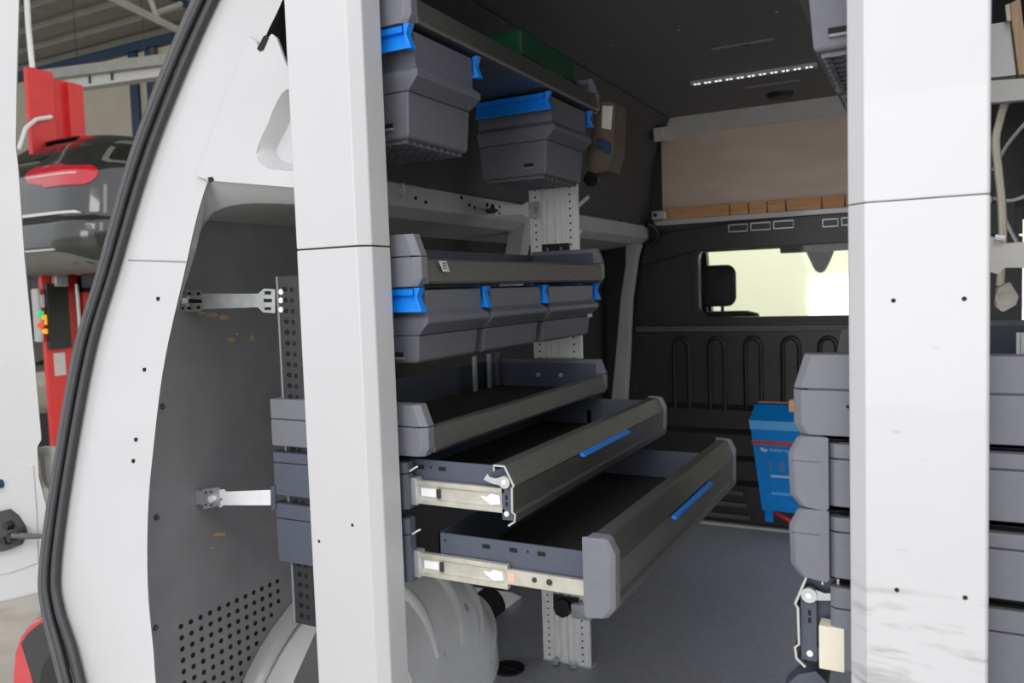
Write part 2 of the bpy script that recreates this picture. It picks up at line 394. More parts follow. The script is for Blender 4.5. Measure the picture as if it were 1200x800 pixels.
# LED strip
a = PZ(811, 97, ZC); b = PZ(957, 72, ZC); yl = (a.y + b.y) / 2
t = thing('led_strip', 'slim white strip lamp with a row of small diodes on the ceiling', 'lamp', ((a.x + b.x) / 2, yl, ZC - .02))
MB().box(a.x, b.x, yl - .018, yl + .018, ZC - .014, ZC - .0005).build('housing', 'body_grey', t, bevel=0.003)
for k in range(22):
    x = a.x + .02 + (b.x - a.x - .04) * (k // 2 + (0.36 if k % 2 else 0)) / 10.36
    MB().box(x - .0045, x + .0045, yl - .017, yl - .009, ZC - .018, ZC - .013).build('diode', 'led', t)

# front bulkhead
wf = thing('wall_front', 'black ribbed bulkhead behind the cab, brown board and wood strip above it', 'wall', (-0.5, YB, ZF), kind='structure')
WX0, WX1, WZ0, WZ1 = -1.005, 0.005, -0.165, 0.178
def rrect(x0, x1, z0, z1, r, n=6):
    out = []
    for cx, cz, a0 in ((x1 - r, z1 - r, 0), (x0 + r, z1 - r, 90), (x0 + r, z0 + r, 180), (x1 - r, z0 + r, 270)):
        for k in range(n + 1):
            a = math.radians(a0 + 90 * k / n); out.append((cx + r * math.cos(a), cz + r * math.sin(a)))
    return out
inner = rrect(WX0, WX1, WZ0, WZ1, 0.06)
def outer_of(x0, x1, z0, z1, n=6):
    out = []
    for cx, cz in ((x1, z1), (x0, z1), (x0, z0), (x1, z0)):
        out += [(cx, cz)] * (n + 1)
    return out
# panel round the window: ring between rounded hole and rectangle
def ringpanel(inn, out_, ya, yb):
    g = MB(); n = len(inn)
    L = [[(x, ya, z) for x, z in out_], [(x, ya, z) for x, z in inn], [(x, yb, z) for x, z in inn], [(x, yb, z) for x, z in out_], [(x, ya, z) for x, z in out_]]
    g.loft(L, False); return g
out_ = []
for i, (x, z) in enumerate(inner):
    k = i // 7
    cx, cz = ((0.33, 0.27), (-1.33, 0.27), (-1.33, -0.24), (0.33, -0.24))[k]
    f = (i % 7) / 6
    if k == 0: out_.append((0.33, z) if f < .5 else (x, 0.27))
    elif k == 1: out_.append((x, 0.27) if f < .5 else (-1.33, z))
    elif k == 2: out_.append((-1.33, z) if f < .5 else (x, -0.24))
    else: out_.append((x, -0.24) if f < .5 else (0.33, z))
g = ringpanel(inner, out_, YB, YB + 0.03)
for cx, cz, ix, iz in ((0.33, 0.27, inner[3][0], inner[3][1]), (-1.33, 0.27, inner[10][0], inner[10][1]), (-1.33, -0.24, inner[17][0], inner[17][1]), (0.33, -0.24, inner[24][0], inner[24][1])):
    pass
g.build('window_surround', 'bulkhead_black', wf)
for sx, sz in ((-1, 1), (-1, -1), (1, 1), (1, -1)):
    cx = 0.33 if sx > 0 else -1.33; cz = 0.27 if sz > 0 else -0.24
    ix = (WX1 - .02) if sx > 0 else (WX0 + .02); iz = (WZ1 - .018) if sz > 0 else (WZ0 + .018)
    MB().box(min(cx, ix), max(cx, ix), YB + 0.004, YB + 0.03, min(cz, iz), max(cz, iz)).build('window_surround', 'bulkhead_black', wf)
MB().box(-1.33, 0.33, YB, YB + 0.03, ZF, -0.24).build('lower_panel', 'bulkhead_black', wf)
MB().box(-1.33, 0.33, YB - 0.03, YB + 0.001, -0.235, -0.205).build('ledge', 'rubber_light', wf, bevel=0.006)
# pressed upright loops in the panel, black colour stands for their shadow
for px in (797, 839, 881.5, 926, 970):
    p = PY(px, 395, 3.88); w2 = 0.037
    path = [(p.x - w2, YB - .002, -0.62), (p.x - w2, YB - .004, -0.32)] + [(p.x + w2 * math.cos(a), YB - .006, -0.31 + 0.045 * math.sin(a)) for a in [math.pi * (1 - k / 8) for k in range(9)]] + [(p.x + w2, YB - .004, -0.32), (p.x + w2, YB - .002, -0.62)]
    MB().tube(path, 0.011, 8).build('pressed_loop', 'black_plastic', wf)
for z in (-0.60, -0.72, -0.85, -0.97):
    MB().ext('x', [(YB - .012, z), (YB + .002, z + .014), (YB + .002, z - .02)], -1.30, 0.30).build('pressed_rib', 'bulkhead_black', wf)
for k, py in enumerate((575, 588, 601)):
    a = PY(838 - 8 * k, py, 3.892); b = PY(872 + 4 * k, py + 1, 3.892)
    MB().box(a.x, b.x, 3.88, 3.90, a.z - .010, a.z + .012).build('vent_slat', 'rubber_light', wf, bevel=0.003)
MB().box(-1.34, 0.34, YB + .032, YB + .045, 0.22, 0.86).build('backing_sheet', 'lining_dark', wf)
MB().box(-1.18, 0.18, YB - .005, YB + .010, 0.345, 0.74).build('upper_board', 'board_brown', wf)
MB().ext('x', [(YB - .02, 0.725), (YB + .03, 0.725), (YB + .03, 0.80), (YB - .07, 0.80)], -1.15, 0.15).build('roof_bow', 'body_grey', wf, bevel=0.006)
zs = lambda x: 0.0
wx = [PY(px, 245, YB - .03).x for px in (775, 855, 877, 899, 921, 963, 990)] + [-.20, -.12, -.04, .04, .18]
for xa, xb in zip(wx[:-1], wx[1:]):
    MB().box(xa + .003, xb - .003, YB - .03, YB - .003, 0.318, 0.372).build('wood_block', 'wood_strip', wf, bevel=0.002)
MB().box(-1.22, 0.22, YB - .025, YB, 0.292, 0.318).build('bare_metal_edge', 'white_paint', wf, bevel=0.004)
MB().ext('y', [(-1.30, 0.10), (-1.26, 0.22), (-1.12, 0.262), (-0.8, 0.285), (-0.5, 0.292), (0.3, 0.292), (0.3, 0.16), (-1.0, 0.16)], YB - .028, YB).build('head_panel', 'bulkhead_black', wf, bevel=0.006)
for (a_, b_) in (((852, 268), (932, 262)), ((962, 262), (1030, 256))):
    p = PY(*a_, YB - .03); q = PY(*b_, YB - .03); n = 3
    for k in range(n):
        x0 = p.x + (q.x - p.x) * k / n + .008; x1 = p.x + (q.x - p.x) * (k + 1) / n - .008; zc = p.z + (q.z - p.z) * (k + .5) / n
        gg = MB(); gg.ribbon('y', [(x0, zc + .016), (x0, zc - .016), (x1, zc - .016), (x1, zc + .016), (x0, zc + .016)], 0.004, YB - .034, YB - .027)
        gg.build('grab_slot', 'zinc', wf)
w1 = thing('window_1', 'wide rounded bulkhead window looking through to the cab', 'window', (-0.5, YB, WZ0), kind='structure')
o_in = rrect(WX0, WX1, WZ0, WZ1, 0.06); o_out = rrect(WX0 - .035, WX1 + .035, WZ0 - .03, WZ1 + .03, 0.085)
ringpanel(o_in, o_out, YB - .022, YB + .004).build('rubber_frame', 'black_plastic', w1, bevel=0.004)
MB().ext('y', rrect(WX0 - .01, WX1 + .01, WZ0 - .01, WZ1 + .01, 0.06), YB + .010, YB + .014).build('pane', 'pane_glass', w1)

# D-pillar, gusset, arch flange of the rear opening (raked rear plane)
wb = thing('wall_rear', 'white painted rear door pillar of the van with small bolt holes', 'pillar', (-1.45, 1.0, ZF), kind='structure')
seal_in = [(268, -20), (260, 0), (206, 130), (148, 300), (110, 430), (90, 545), (78, 637), (74, 680), (85, 722), (95, 751), (108, 800), (125, 860), (140, 1000)]
inner_e = [(350, -60), (330, 0), (313, 36), (306, 60), (303, 40)]
A = interp([PL(x - 24, y) for x, y in [(300, -95)] + seal_in], 5)
B = interp([PL(x, y) for x, y in ((372, -110), (330, 0), (313, 36), (280, 118), (243, 211), (229, 257), (216, 315), (191, 427), (177, 540), (172, 605), (172, 690), (179, 767), (181, 800), (190, 870), (200, 1000))], 5)
def strip(A, B, n, off):
    """sheet between two traced edges, n stations across, thickened by off with a rolled edge"""
    def res(P, n):
        d = [0]
        for i in range(1, len(P)): d.append(d[-1] + (P[i] - P[i - 1]).length)
        out = []
        for k in range(n):
            t = d[-1] * k / (n - 1); j = 0
            while j < len(d) - 2 and d[j + 1] < t: j += 1
            f = (t - d[j]) / max(1e-9, d[j + 1] - d[j]); out.append(P[j].lerp(P[j + 1], f))
        return out
    A = res(A, n); B = res(B, n); g = MB(); loops = []
    of = Vector(off)
    for a, b in zip(A, B):
        r_ = (b - a); e = r_.normalized() * min(0.022, r_.length * .2)
        loops.append([a + of * 1.6, a + of * .55 , a + e * .5 + of * .15, a + e, b - e * .25, b + of * 0.12, b - e * .5 + of * 0.8])
    g.loft(loops); return g
strip(A, B, 60, (0, 0.018, 0)).build('pillar_sheet', 'white_paint', wb, smooth=50)
# gusset plate (in front of the pillar sheet) with a pressed pocket
gp = [PL(x, y, 1.116) for x, y in ((291, 42), (300, 48), (304, 58), (309, 56), (314, 44), (318, 39), (324, 44), (334, 72), (345, 96), (350, 102), (336, 105), (330, 110), (325, 118), (319, 131), (314, 145), (308, 157), (303, 168), (300, 180), (302, 187), (306, 192), (312, 196), (318, 198), (335, 199), (352, 199), (354, 219), (343, 220), (246, 212), (229, 206))]
MB().slab(gp, (0, 0.008, 0)).build('gusset_plate', 'white_paint', wb, bevel=0.0025)
pk = interp([PL(x, y, 1.1165) for x, y in ((348, 103), (336, 106), (325, 118), (314, 145), (303, 168), (300, 180), (306, 192), (318, 198), (335, 199), (350, 199))], 4)
c0 = PL(345, 155, 1.1165)
pk2 = [p + (Vector((c0.x, p.y, c0.z)) - p) * 0.22 + Vector((0, 0.035, 0)) for p in pk]
g = MB(); n = len(pk)
g.add(list(pk) + list(pk2), [(i, i + 1, n + i + 1, n + i) for i in range(n - 1)] + [tuple(range(n, 2 * n))])
g.build('pressed_pocket', 'white_paint', wb)
for q in (((301, 57), (304, 60), (308, 58), (314, 44), (312, 41), (309, 42)), ((243, 208), (246, 214), (250, 211), (248, 207))):
    MB().slab([PL(x, y, 1.1135) for x, y in q], (0, .002, 0)).build('slot_hole', 'hole_black', wb)
# arch flange joining pillar and waist rail
ar_o = [(172, 440), (196, 365), (214, 310), (222, 280), (232, 235), (238, 205), (300, 208), (370, 214)]
ar_i = [(178, 440), (202, 365), (218, 305), (225, 280), (239, 258), (262, 243), (300, 238), (375, 241)]
A = interp([PY(x - 4, y, 1.17) for x, y in ar_o], 5); B = interp([PY(x, y, 1.23) for x, y in ar_i], 5)
strip(A, B, 40, (0, 0.02, 0)).build('arch_flange', 'white_paint', wb, smooth=50)
for px, py in ((185, 350), (169, 433), (159, 515), (156, 540)):
    p = PL(px, py, 1.1235); MB().cyl((p.x, p.y - .001, p.z), (p.x, p.y + .004, p.z), 0.0042, 10).build('bolt_hole', 'hole_black', wb)
a = [PL(150, 304, 1.1235), PL(219, 306, 1.1235), PL(219, 307.2, 1.1235), PL(150, 305.2, 1.1235)]
MB().slab(a, (0, .001, 0)).build('sheet_seam', 'cap_light', wb)
# sill corner below and right hand pillar out of sight (keeps the stray light out)
MB().slab([(0.42, 1.0, ZF), (0.64, 1.0, ZF), (0.64, 1.0, -0.3), (0.36, 1.2, 0.8), (0.2, 1.2, 0.8), (0.40, 1.0, -0.3)], (0, .02, 0)).build('pillar_sheet', 'white_paint', wb)

# wheel arch on the left
wa = thing('wheel_arch', 'white ribbed wheel arch dome rising from the floor under the drawers', 'wheel arch', (-1.35, 1.8, ZF), kind='structure')
def dome(u, th, k=1.0, lift=0.0):
    s_ = max(0.0, 1 - u ** 3.2) ** 0.5
    ry = 0.50 * (0.50 + 0.50 * s_) * k + lift; rz = 0.385 * (0.30 + 0.70 * s_) * k + lift
    return Vector((-1.5 + 0.33 * u, 1.80 - 0.07 * u * u + ry * math.cos(th), ZF + rz * math.sin(th)))
g = MB(); NU, NT = 16, 40; vs = []; fs = []
us = [1 - (1 - k / NU) ** 1.8 for k in range(NU + 1)]
for u in us:
    for j in range(NT + 1): vs.append(dome(u, math.pi * j / NT))
for i in range(NU):
    for j in range(NT):
        a = i * (NT + 1) + j; fs.append((a, a + 1, a + NT + 2, a + NT + 1))
fs.append(tuple(NU * (NT + 1) + j for j in range(NT + 1)))
g.add(vs, fs); g.build('arch_dome', 'arch_white', wa, smooth=60)
for th in (0.50, 0.85, 1.22, 1.62, 2.0):
    path = [dome(0.35 + 0.62 * k / 12, th - 0.10 * (k / 12), 1.0, 0.003) for k in range(13)]
    rr = [0.006 + 0.011 * math.sin(math.pi * (k + .6) / 13.2) for k in range(13)]
    MB().tube(path, rr, 8).build('pressed_rib', 'arch_white', wa, smooth=60)
fl = [(math.pi * (1 - k / 24)) for k in range(25)]
g = MB(); vs = []
for th in fl:
    for (x, l) in ((-1.499, 0.022), (-1.47, 0.022), (-1.45, 0.004), (-1.499, -.01)):
        vs.append((x, 1.80 + (0.50 + l) * math.cos(th), ZF + (0.405 + l) * math.sin(th)))
g.add(vs, [(i * 4 + j, i * 4 + (j + 1) % 4, i * 4 + 4 + (j + 1) % 4, i * 4 + 4 + j) for i in range(24) for j in range(4)])
g.build('arch_flange', 'white_paint', wa, smooth=60)
# body sheet in front of the arch with a round opening
sh = [PX(x, y, -1.40) for x, y in ((470, 672), (520, 684), (560, 688), (600, 694), (614, 700), (632, 722), (640, 760), (560, 800), (480, 800))]
MB().slab(sh, (-.012, 0, 0)).build('body_sheet', 'arch_white', wa, bevel=.003)
c = PX(573, 716, -1.398); g = MB()
ho = [PX(573 + 20 * math.cos(t_), 716 + 28 * math.sin(t_), -1.398) for t_ in [k * math.pi / 10 for k in range(20)]]
g.slab(ho, (-.003, 0, 0)); g.build('round_opening', 'hole_black', wa)
MB().tube([PX(x, y, -1.39) for x, y in ((508, 690), (530, 715), (556, 745), (584, 775))], 0.016, 8).build('edge_bead', 'arch_white', wa)
o = MB().slab([PY(x, y, 1.275) for x, y in ((330, 850), (345, 796), (369, 742), (380, 730), (420, 725), (430, 850))], (0, .012, 0)).build('dark_plate', 'lining_dark')  # flat dark plate covering the dark region beside the arch
tag(o, 'dark plate standing in front of the white wheel arch', 'panel')

# ================================================================== CAB AND WORKSHOP BEYOND
cab = thing('cab_shell', 'cab roof, dashboard and windscreen frame seen through the bulkhead window', 'cab', (-0.5, 4.8, ZF), kind='structure')
MB().box(-1.4, 0.4, 3.98, 5.0, 0.42, 0.46).build('cab_roof', 'visor_grey', cab)
MB().box(-1.5, 0.5, 5.0, 5.6, -1.0, -0.28).build('dashboard', 'black_plastic', cab, bevel=0.05)
MB().slab([(-1.45, 5.5, -0.3), (-1.33, 5.5, -0.3), (-1.25, 4.95, 0.44), (-1.40, 4.95, 0.44)], (0, .06, 0)).build('windscreen_post', 'black_plastic', cab)
MB().slab([(0.45, 5.5, -0.3), (0.33, 5.5, -0.3), (0.25, 4.95, 0.44), (0.40, 4.95, 0.44)], (0, .06, 0)).build('windscreen_post', 'black_plastic', cab)
MB().slab([(-1.33, 5.51, -0.28), (0.33, 5.51, -0.28), (0.25, 4.99, 0.42), (-1.25, 4.99, 0.42)], (0, .006, 0)).build('windscreen', 'pane_glass', cab)
p = PY(825, 292, 4.9); q = PY(922, 285, 4.9)
MB().ext('x', [(4.87, p.z - .02), (4.89, p.z - .02), (4.93, .44), (4.86, .44)], -1.3, 0.3).build('header_trim', 'visor_grey', cab)
p = PY(914, 286, 4.8); q = PY(1002, 290, 4.8)
o = MB().box(p.x, q.x, 4.79, 4.82, q.z - .012, q.z + .12).build('sun_visor', 'visor_grey', None, bevel=0.008)
tag(o, 'pale grey sun visor folded up at the top of the windscreen', 'sun visor')
t = thing('interior_mirror', 'grey wedge shaped mirror housing hanging from the windscreen top', 'mirror', (PY(960, 320, 4.85).x, 4.85, PY(960, 320, 4.85).z))
pts = [PY(x, y, 4.85) for x, y in ((942, 290), (979, 287), (972, 305), (966, 317), (961, 320), (955, 317), (949, 305))]
MB().slab(pts, (0, .06, 0)).build('housing', 'mirror_grey', t, bevel=0.008)
MB().cyl((pts[0].x + .06, 4.88, pts[0].z), (pts[0].x + .06, 4.94, pts[0].z + .16), 0.015).build('stalk', 'mirror_grey', t)
# headrest + seat
p = PY(836, 335, 4.22)
t = thing('cab_seat', 'black fabric cab seat with its headrest behind the bulkhead window', 'seat', (p.x, 4.3, -1.0))
hw = 0.115; g = MB()
loops = []
for yy, s_ in ((4.16, .82), (4.18, .96), (4.22, 1.0), (4.26, .95), (4.28, .8)):
    loops.append([(p.x + (x) * s_, yy, p.z + z * s_) for x, z in rrect(-hw, hw, -0.108, 0.108, 0.045)])
g.loft(loops); g.build('headrest', 'seat_fabric', t, smooth=60)
for s_ in (-.04, .045): MB().cyl((p.x + s_, 4.22, p.z - .17), (p.x + s_, 4.22, p.z - .09), 0.008).build('headrest_post', 'rubber', t)
loops = []
for zz, w_, dpt in ((-1.0, .22, .2), (-0.5, .24, .16), (-0.28, .21, .12), (p.z - .15, .17, .09), (p.z - .135, .12, .06)):
    loops.append([(p.x + .04 + a * w_, 4.26 + b * dpt, zz) for a, b in ((-1, -.6), (-.6, -1), (.6, -1), (1, -.6), (1, .6), (.6, 1), (-.6, 1), (-1, .6))])
MB().loft(loops).build('backrest', 'seat_fabric', t, smooth=60)

# workshop
o = MB().add([(-26, -12, -H), (16, -12, -H), (16, 22, -H), (-26, 22, -H)], [(0, 1, 2, 3)]).build('ground', 'concrete')
tag(o, 'worn grey concrete floor of the workshop', 'floor', kind='structure')
wk = thing('wall_workshop', 'beige panel wall of the workshop with navy steel posts', 'wall', (-14, 9.5, -H), kind='structure')
MB().box(-27, -5.2, 9.5, 9.65, -H, 4.35).build('wall_panel', 'wall_beige', wk)
for px, w_ in ((150, .20), (170, .14)):
    p = PY(px, 120, 9.4); MB().box(p.x, p.x + w_, 9.45, 9.5, 2.75, 4.3).build('steel_post', 'steel_navy', wk)
p = PY(178, 120, 9.4); MB().box(p.x, p.x + .1, 9.42, 9.5, 2.75, 4.3).build('wooden_post', 'cardboard', wk)
MB().box(-27, -5.2, 9.36, 9.5, 2.66, 2.75).build('ledge_rail', 'wall_beige', wk)
for x in (-18.0, -15.2, -12.9, -10.4, -8.0): MB().box(x, x + .03, 9.485, 9.5, -H, 2.66).build('panel_joint', 'truss_grey', wk)
MB().box(-27, -5.2, 9.38, 9.5, 4.26, 4.40).build('eaves_beam', 'steel_navy', wk)
rf = thing('ceiling_workshop', 'dark corrugated steel workshop roof on navy beams', 'ceiling', (-10, 6, 4.4), kind='structure')
g = MB(); prof = []; yy = 0.5
rz_ = lambda y: 4.42 + 0.13 * (9.5 - y)
while yy < 9.6:
    prof += [(yy, 0.0), (yy + .20, 0.0), (yy + .25, 0.07), (yy + .38, 0.07), (yy + .43, 0.0)]; yy += .5
vs = []
for y, dz in prof: vs += [(-27, y, rz_(y) + dz), (-3.4, y, rz_(y) + dz)]
g.add(vs, [(2 * i, 2 * i + 1, 2 * i + 3, 2 * i + 2) for i in range(len(prof) - 1)]); g.build('corrugated_sheet', 'roof_sheet', rf)
a = PZ(60, -6, 4.75); b = PZ(218, 20, 4.55)
MB().slab([a, b, b + Vector((0, .25, 0)), a + Vector((0, .25, 0))], (0, 0, .22)).build('rafter', 'steel_navy', rf)
def bar(pa, pb, dep, r_, nm, m):
    a = PX(*pa, -dep); b = PX(*pb, -dep); MB().tube([a, b], r_, 6).build(nm, m, rf)
bar((120, -8), (222, 42), 8.0, 0.045, 'truss_bar', 'truss_grey')
bar((172, -12), (184, 20), 8.0, 0.03, 'truss_bar', 'truss_grey')
bar((184, 14), (212, 4), 8.0, 0.03, 'truss_bar', 'truss_grey')
bar((200, -4), (230, 12), 8.4, 0.05, 'truss_bar', 'steel_navy')
# fluorescent fitting on a conduit
t = thing('strip_light', 'long pale strip light fitting on a grey tray in front of the beige wall', 'lamp', (-8.5, 6.5, 2.7))
a = PY(62, 95, 6.6); b = PY(215, 72, 6.6)
MB().slab([a, b, b + Vector((0, .16, 0)), a + Vector((0, .16, 0))], (0, 0, -.13)).build('diffuser', 'carton_white', t, bevel=0.01)
a = PY(55, 84, 6.6); b = PY(225, 62, 6.6)
MB().slab([a + Vector((0, -.1, 0)), b + Vector((0, -.1, 0)), b + Vector((0, .3, 0)), a + Vector((0, .3, 0))], (0, 0, -.12)).build('cable_tray', 'truss_grey', t)
for px, py in ((105, 92), (131, 88)):
    p = PY(px, py, 6.59); MB().box(p.x - .012, p.x + .012, 6.58, 6.6, p.z - .06, p.z + .06).build('clip', 'rubber', t)
for px in (90, 170):
    p = PY(px, 70, 6.7); MB().cyl((p.x, 6.7, p.z), (p.x, 6.7, 5.0), .005).build('hanger_rod', 'rubber', t)
# lift column
t = thing('lift_column', 'red two-post car lift column with black guard behind the raised car', 'car lift', (-7.5, 4.95, -H))
MB().box(-7.56, -7.5, 4.70, 4.955, -H, 2.24).build('front_flange', 'lift_red', t, bevel=0.01)
MB().box(-7.60, -7.565, 4.78, 5.25, -H, 2.2).build('web', 'lift_red', t)
MB().box(-7.62, -7.5, 5.10, 5.26, -H, 2.18).build('rear_flange', 'lift_red', t, bevel=0.01)
MB().box(-7.5, -7.44, 4.705, 4.92, -0.42, 0.21).build('guard', 'black_plastic', t, bevel=0.01)
MB().box(-7.5, -7.485, 4.76, 4.87, -0.68, -0.46).build('sticker', 'carton_white', t, bevel=0.003)
MB().cyl((-7.46, 5.02, -H), (-7.46, 5.02, 0.2), 0.02).build('cable_guide', 'zinc', t)
MB().box(-7.48, -7.40, 4.78, 4.90, 0.18, 0.28).build('bracket_cap', 'zinc', t, bevel=0.01)
MB().tube([PX(38, 80, -7.55), PX(33, 30, -7.6), PX(30, -30, -7.7)], 0.025, 8).build('overhead_hose', 'zinc_light', t)
MB().tube([PX(60, 137, -7.47), PX(42, 140, -7.45), PX(30, 150, -7.43), PX(22, 175, -7.4)], 0.02, 8).build('hose', 'zinc_light', t)
MB().box(-7.9, -7.3, 4.5, 5.45, -H, -H + .03).build('base_plate', 'truss_grey', t)
t = thing('control_box', 'pale lift control box with lit green and amber buttons beside red column', 'control box', (-7.6, 4.5, -0.4))
a = PX(43, 338, -7.5); b = PX(59, 400, -7.5)
MB().box(-7.6, -7.5, a.y, 4.685, b.z, a.z).build('case', 'body_grey', t, bevel=0.015)
MB().box(-7.5, -7.488, a.y + .03, b.y - .01, a.z - .18, a.z - .06).build('display', 'carton_white', t)
for px, py, m in ((47, 367, 'key_green'), (52, 372, 'key_amber'), (47, 381, 'key_red'), (55, 378, 'key_amber'), (53, 388, 'key_amber'), (56, 370, 'key_amber')):
    p = PX(px, py, -7.49); MB().cyl((-7.5, p.y, p.z), (-7.47, p.y, p.z), 0.026, 10).build('button', m, t)
o = MB().box(-16.2, -14.6, 8.8, 9.3, -H, 1.6).build('tool_cabinet', 'steel_navy', None, bevel=0.01)
tag(o, 'dark navy cabinet standing behind the control box', 'cabinet')
o = MB().box(-13.7, -12.5, 8.8, 9.3, -H, 0.45).build('white_cabinet', 'carton_white', None, bevel=0.01)
tag(o, 'pale cabinet behind the red lift column', 'cabinet')

# cars
def car_plan(z, LV, cr=0.34):
    for i in range(len(LV) - 1):
        if LV[i][0] <= z <= LV[i + 1][0]:
            f = (z - LV[i][0]) / (LV[i + 1][0] - LV[i][0]); break
    else: f = 0; i = 0 if z < LV[0][0] else len(LV) - 2; f = 0 if z < LV[0][0] else 1
    w_ = LV[i][1] + (LV[i + 1][1] - LV[i][1]) * f; yr = LV[i][2] + (LV[i + 1][2] - LV[i][2]) * f
    return w_, yr
def car_pt(cx, cy, z0, z, s_, LV, L=4.3, off=0.0):
    """point of the body at height z, s_ = arc length from the rear centre (right side positive)"""
    w_, yr = car_plan(z, LV); r_ = min(0.42, w_ * .62); sg = 1 if s_ >= 0 else -1; a = abs(s_)
    crown = 0.05
    flat = w_ - r_; arc = r_ * math.pi / 2
    if a <= flat: x, y = a, yr + crown * (a / w_) ** 2 * 0.5; nx, ny = 0.06 * a / w_, -1
    elif a <= flat + arc:
        t_ = (a - flat) / r_; e = crown * (flat / w_) ** 2 * .5
        x, y = flat + r_ * math.sin(t_), yr + e + r_ * (1 - math.cos(t_)); nx, ny = math.sin(t_), -math.cos(t_)
    else:
        x, y = w_ + 0.02 * min(1, (a - flat - arc)), yr + r_ + crown * (flat / w_) ** 2 * .5 + (a - flat - arc); nx, ny = 1, 0
    y = min(y, L)
    return Vector((cx + sg * (x + nx * off), cy + y + ny * off, z0 + z))
def car(name, label, cx, cy, z0, LV, paint, detail):
    t = thing(name, label, 'car', (cx, cy + 2, z0))
    ss = [-4.6, -3.4, -2.4, -1.8] + [-1.5 + 3.0 * k / 48 for k in range(49)] + [1.8, 2.4, 3.4, 4.6]
    zl = []
    for i in range(len(LV) - 1):
        for k in range(3): zl.append(LV[i][0] + (LV[i + 1][0] - LV[i][0]) * k / 3)
    zl.append(LV[-1][0])
    g = MB(); n = len(ss); vs = []
    for z in zl:
        for s_ in ss: vs.append(car_pt(cx, cy, z0, z, s_, LV))
    fs = [(i * n + j, i * n + j + 1, (i + 1) * n + j + 1, (i + 1) * n + j) for i in range(len(zl) - 1) for j in range(n - 1)]
    fs.append(tuple((len(zl) - 1) * n + j for j in range(n))); fs.append(tuple(range(n)))
    fs.append(tuple(i * n for i in range(len(zl))) + tuple(i * n + n - 1 for i in reversed(range(len(zl)))))
    g.add(vs, fs); body = g.build('body', paint, t, smooth=50)
    def patch(nm, m, outline, off=0.006, grid=14, par=None):
        """outline: list of (z, s0, s1) rows"""
        g = MB(); vs = []
        for z, s0, s1 in outline:
            for k in range(grid + 1): vs.append(car_pt(cx, cy, z0, z, s0 + (s1 - s0) * k / grid, LV, off=off))
        m_ = len(vs)
        for z, s0, s1 in outline:
            for k in range(grid + 1): vs.append(car_pt(cx, cy, z0, z, s0 + (s1 - s0) * k / grid, LV, off=-0.01))
        G = grid + 1; R_ = len(outline); fs = []
        for i in range(R_ - 1):
            for k in range(grid):
                a = i * G + k; fs.append((a, a + 1, a + G + 1, a + G)); fs.append((m_ + a, m_ + a + 1, m_ + a + G + 1, m_ + a + G))
        for k in range(grid):
            fs.append((k, k + 1, m_ + k + 1, m_ + k)); q = (R_ - 1) * G + k; fs.append((q, q + 1, m_ + q + 1, m_ + q))
        for i in range(R_ - 1):
            for q in (i * G, i * G + grid): fs.append((q, q + G, m_ + q + G, m_ + q))
        g.add(vs, fs); return g.build(nm, m, par or t, smooth=50)
    detail(t, patch)
    return t
SUV = [(0.0, .78, .22), (.06, .84, .10), (.20, .90, .02), (.34, .915, .0), (.46, .915, .01), (.50, .905, .06), (.62, .905, .07), (.80, .90, .09), (.95, .875, .13), (1.03, .83, .19), (1.18, .755, .31), (1.25, .70, .40), (1.30, .62, .50), (1.33, .35, .85)]
def suv_detail(t, patch):
    # flat+arc at z=.8: r=.42 flat=.48 arc=.66
    l = patch('tail_lamp', 'lamp_red', [(.775, .30, .74), (.80, .27, .80), (.84, .05, .83), (.90, -.02, .84), (.95, .02, .78), (.985, .10, .45)], 0.012)
    patch('lamp_light_bar', 'lamp_pale', [(.875, .02, .66), (.895, .02, .66)], 0.016, par=l)
    patch('rear_window', 'car_glass', [(1.07, -.85, .06), (1.09, -.86, .14), (1.17, -.78, .16), (1.25, -.7, .06)], 0.008)
    patch('window_ledge', 'car_chrome', [(1.025, -.9, .10), (1.045, -.9, .08)], 0.012)
    patch('quarter_window_frame', 'car_chrome', [(.99, .86, 1.7), (1.01, .80, 1.75), (1.12, .76, 1.7), (1.21, .74, 1.7), (1.235, .78, 1.6)], 0.006)
    patch('quarter_window', 'car_glass', [(1.015, .88, 1.68), (1.03, .84, 1.7), (1.12, .81, 1.65), (1.195, .80, 1.6)], 0.012)
    patch('boot_chrome', 'car_chrome', [(.525, -.9, .74), (.55, -.9, .68)], 0.012)
    patch('bumper_skirt', 'car_bumper', [(.0, -.9, 1.0), (.06, -.9, .96), (.12, -.9, .76), (.18, -.9, .60), (.20, -.9, .4)], 0.01)
    patch('skirt_edge', 'car_chrome', [(.205, -.9, .50), (.222, -.9, .48)], 0.014)
    patch('reflector', 'lamp_red', [(.40, -.5, -.12), (.43, -.5, -.12)], 0.01)
    patch('spoiler', 'black_plastic', [(1.265, -.75, .30), (1.285, -.72, .28), (1.30, -.6, .25)], 0.04)
    g = MB()
    for s_ in (-.6, .2): g.box(-7.4 + s_, -7.2 + s_, 4.9, 6.5, 0.16, 0.30)
    g.box(-8.0, -6.7, 5.1, 5.3, 0.12, 0.27); g.build('underbody', 'black_plastic', t)
    for s_ in (-1, 1):
        for dy in (0.85, 3.4):
            MB().cyl((-7.35 + s_ * .72, 4.42 + dy, 0.2), (-7.35 + s_ * .93, 4.42 + dy, 0.2), 0.34, 28).build('wheel', 'rubber', t, bevel=0.03)
car('raised_car', 'glossy dark grey car raised on the red lift, red tail lamp towards us', -7.35, 4.42, 0.28, SUV, 'car_paint', suv_detail)
SED = [(0.0, .80, .15), (.10, .86, .04), (.30, .90, .0), (.45, .90, .02), (.60, .90, .05), (.75, .88, .12), (.82, .82, .3), (.95, .74, .6), (1.08, .62, .95), (1.10, .3, 1.4)]
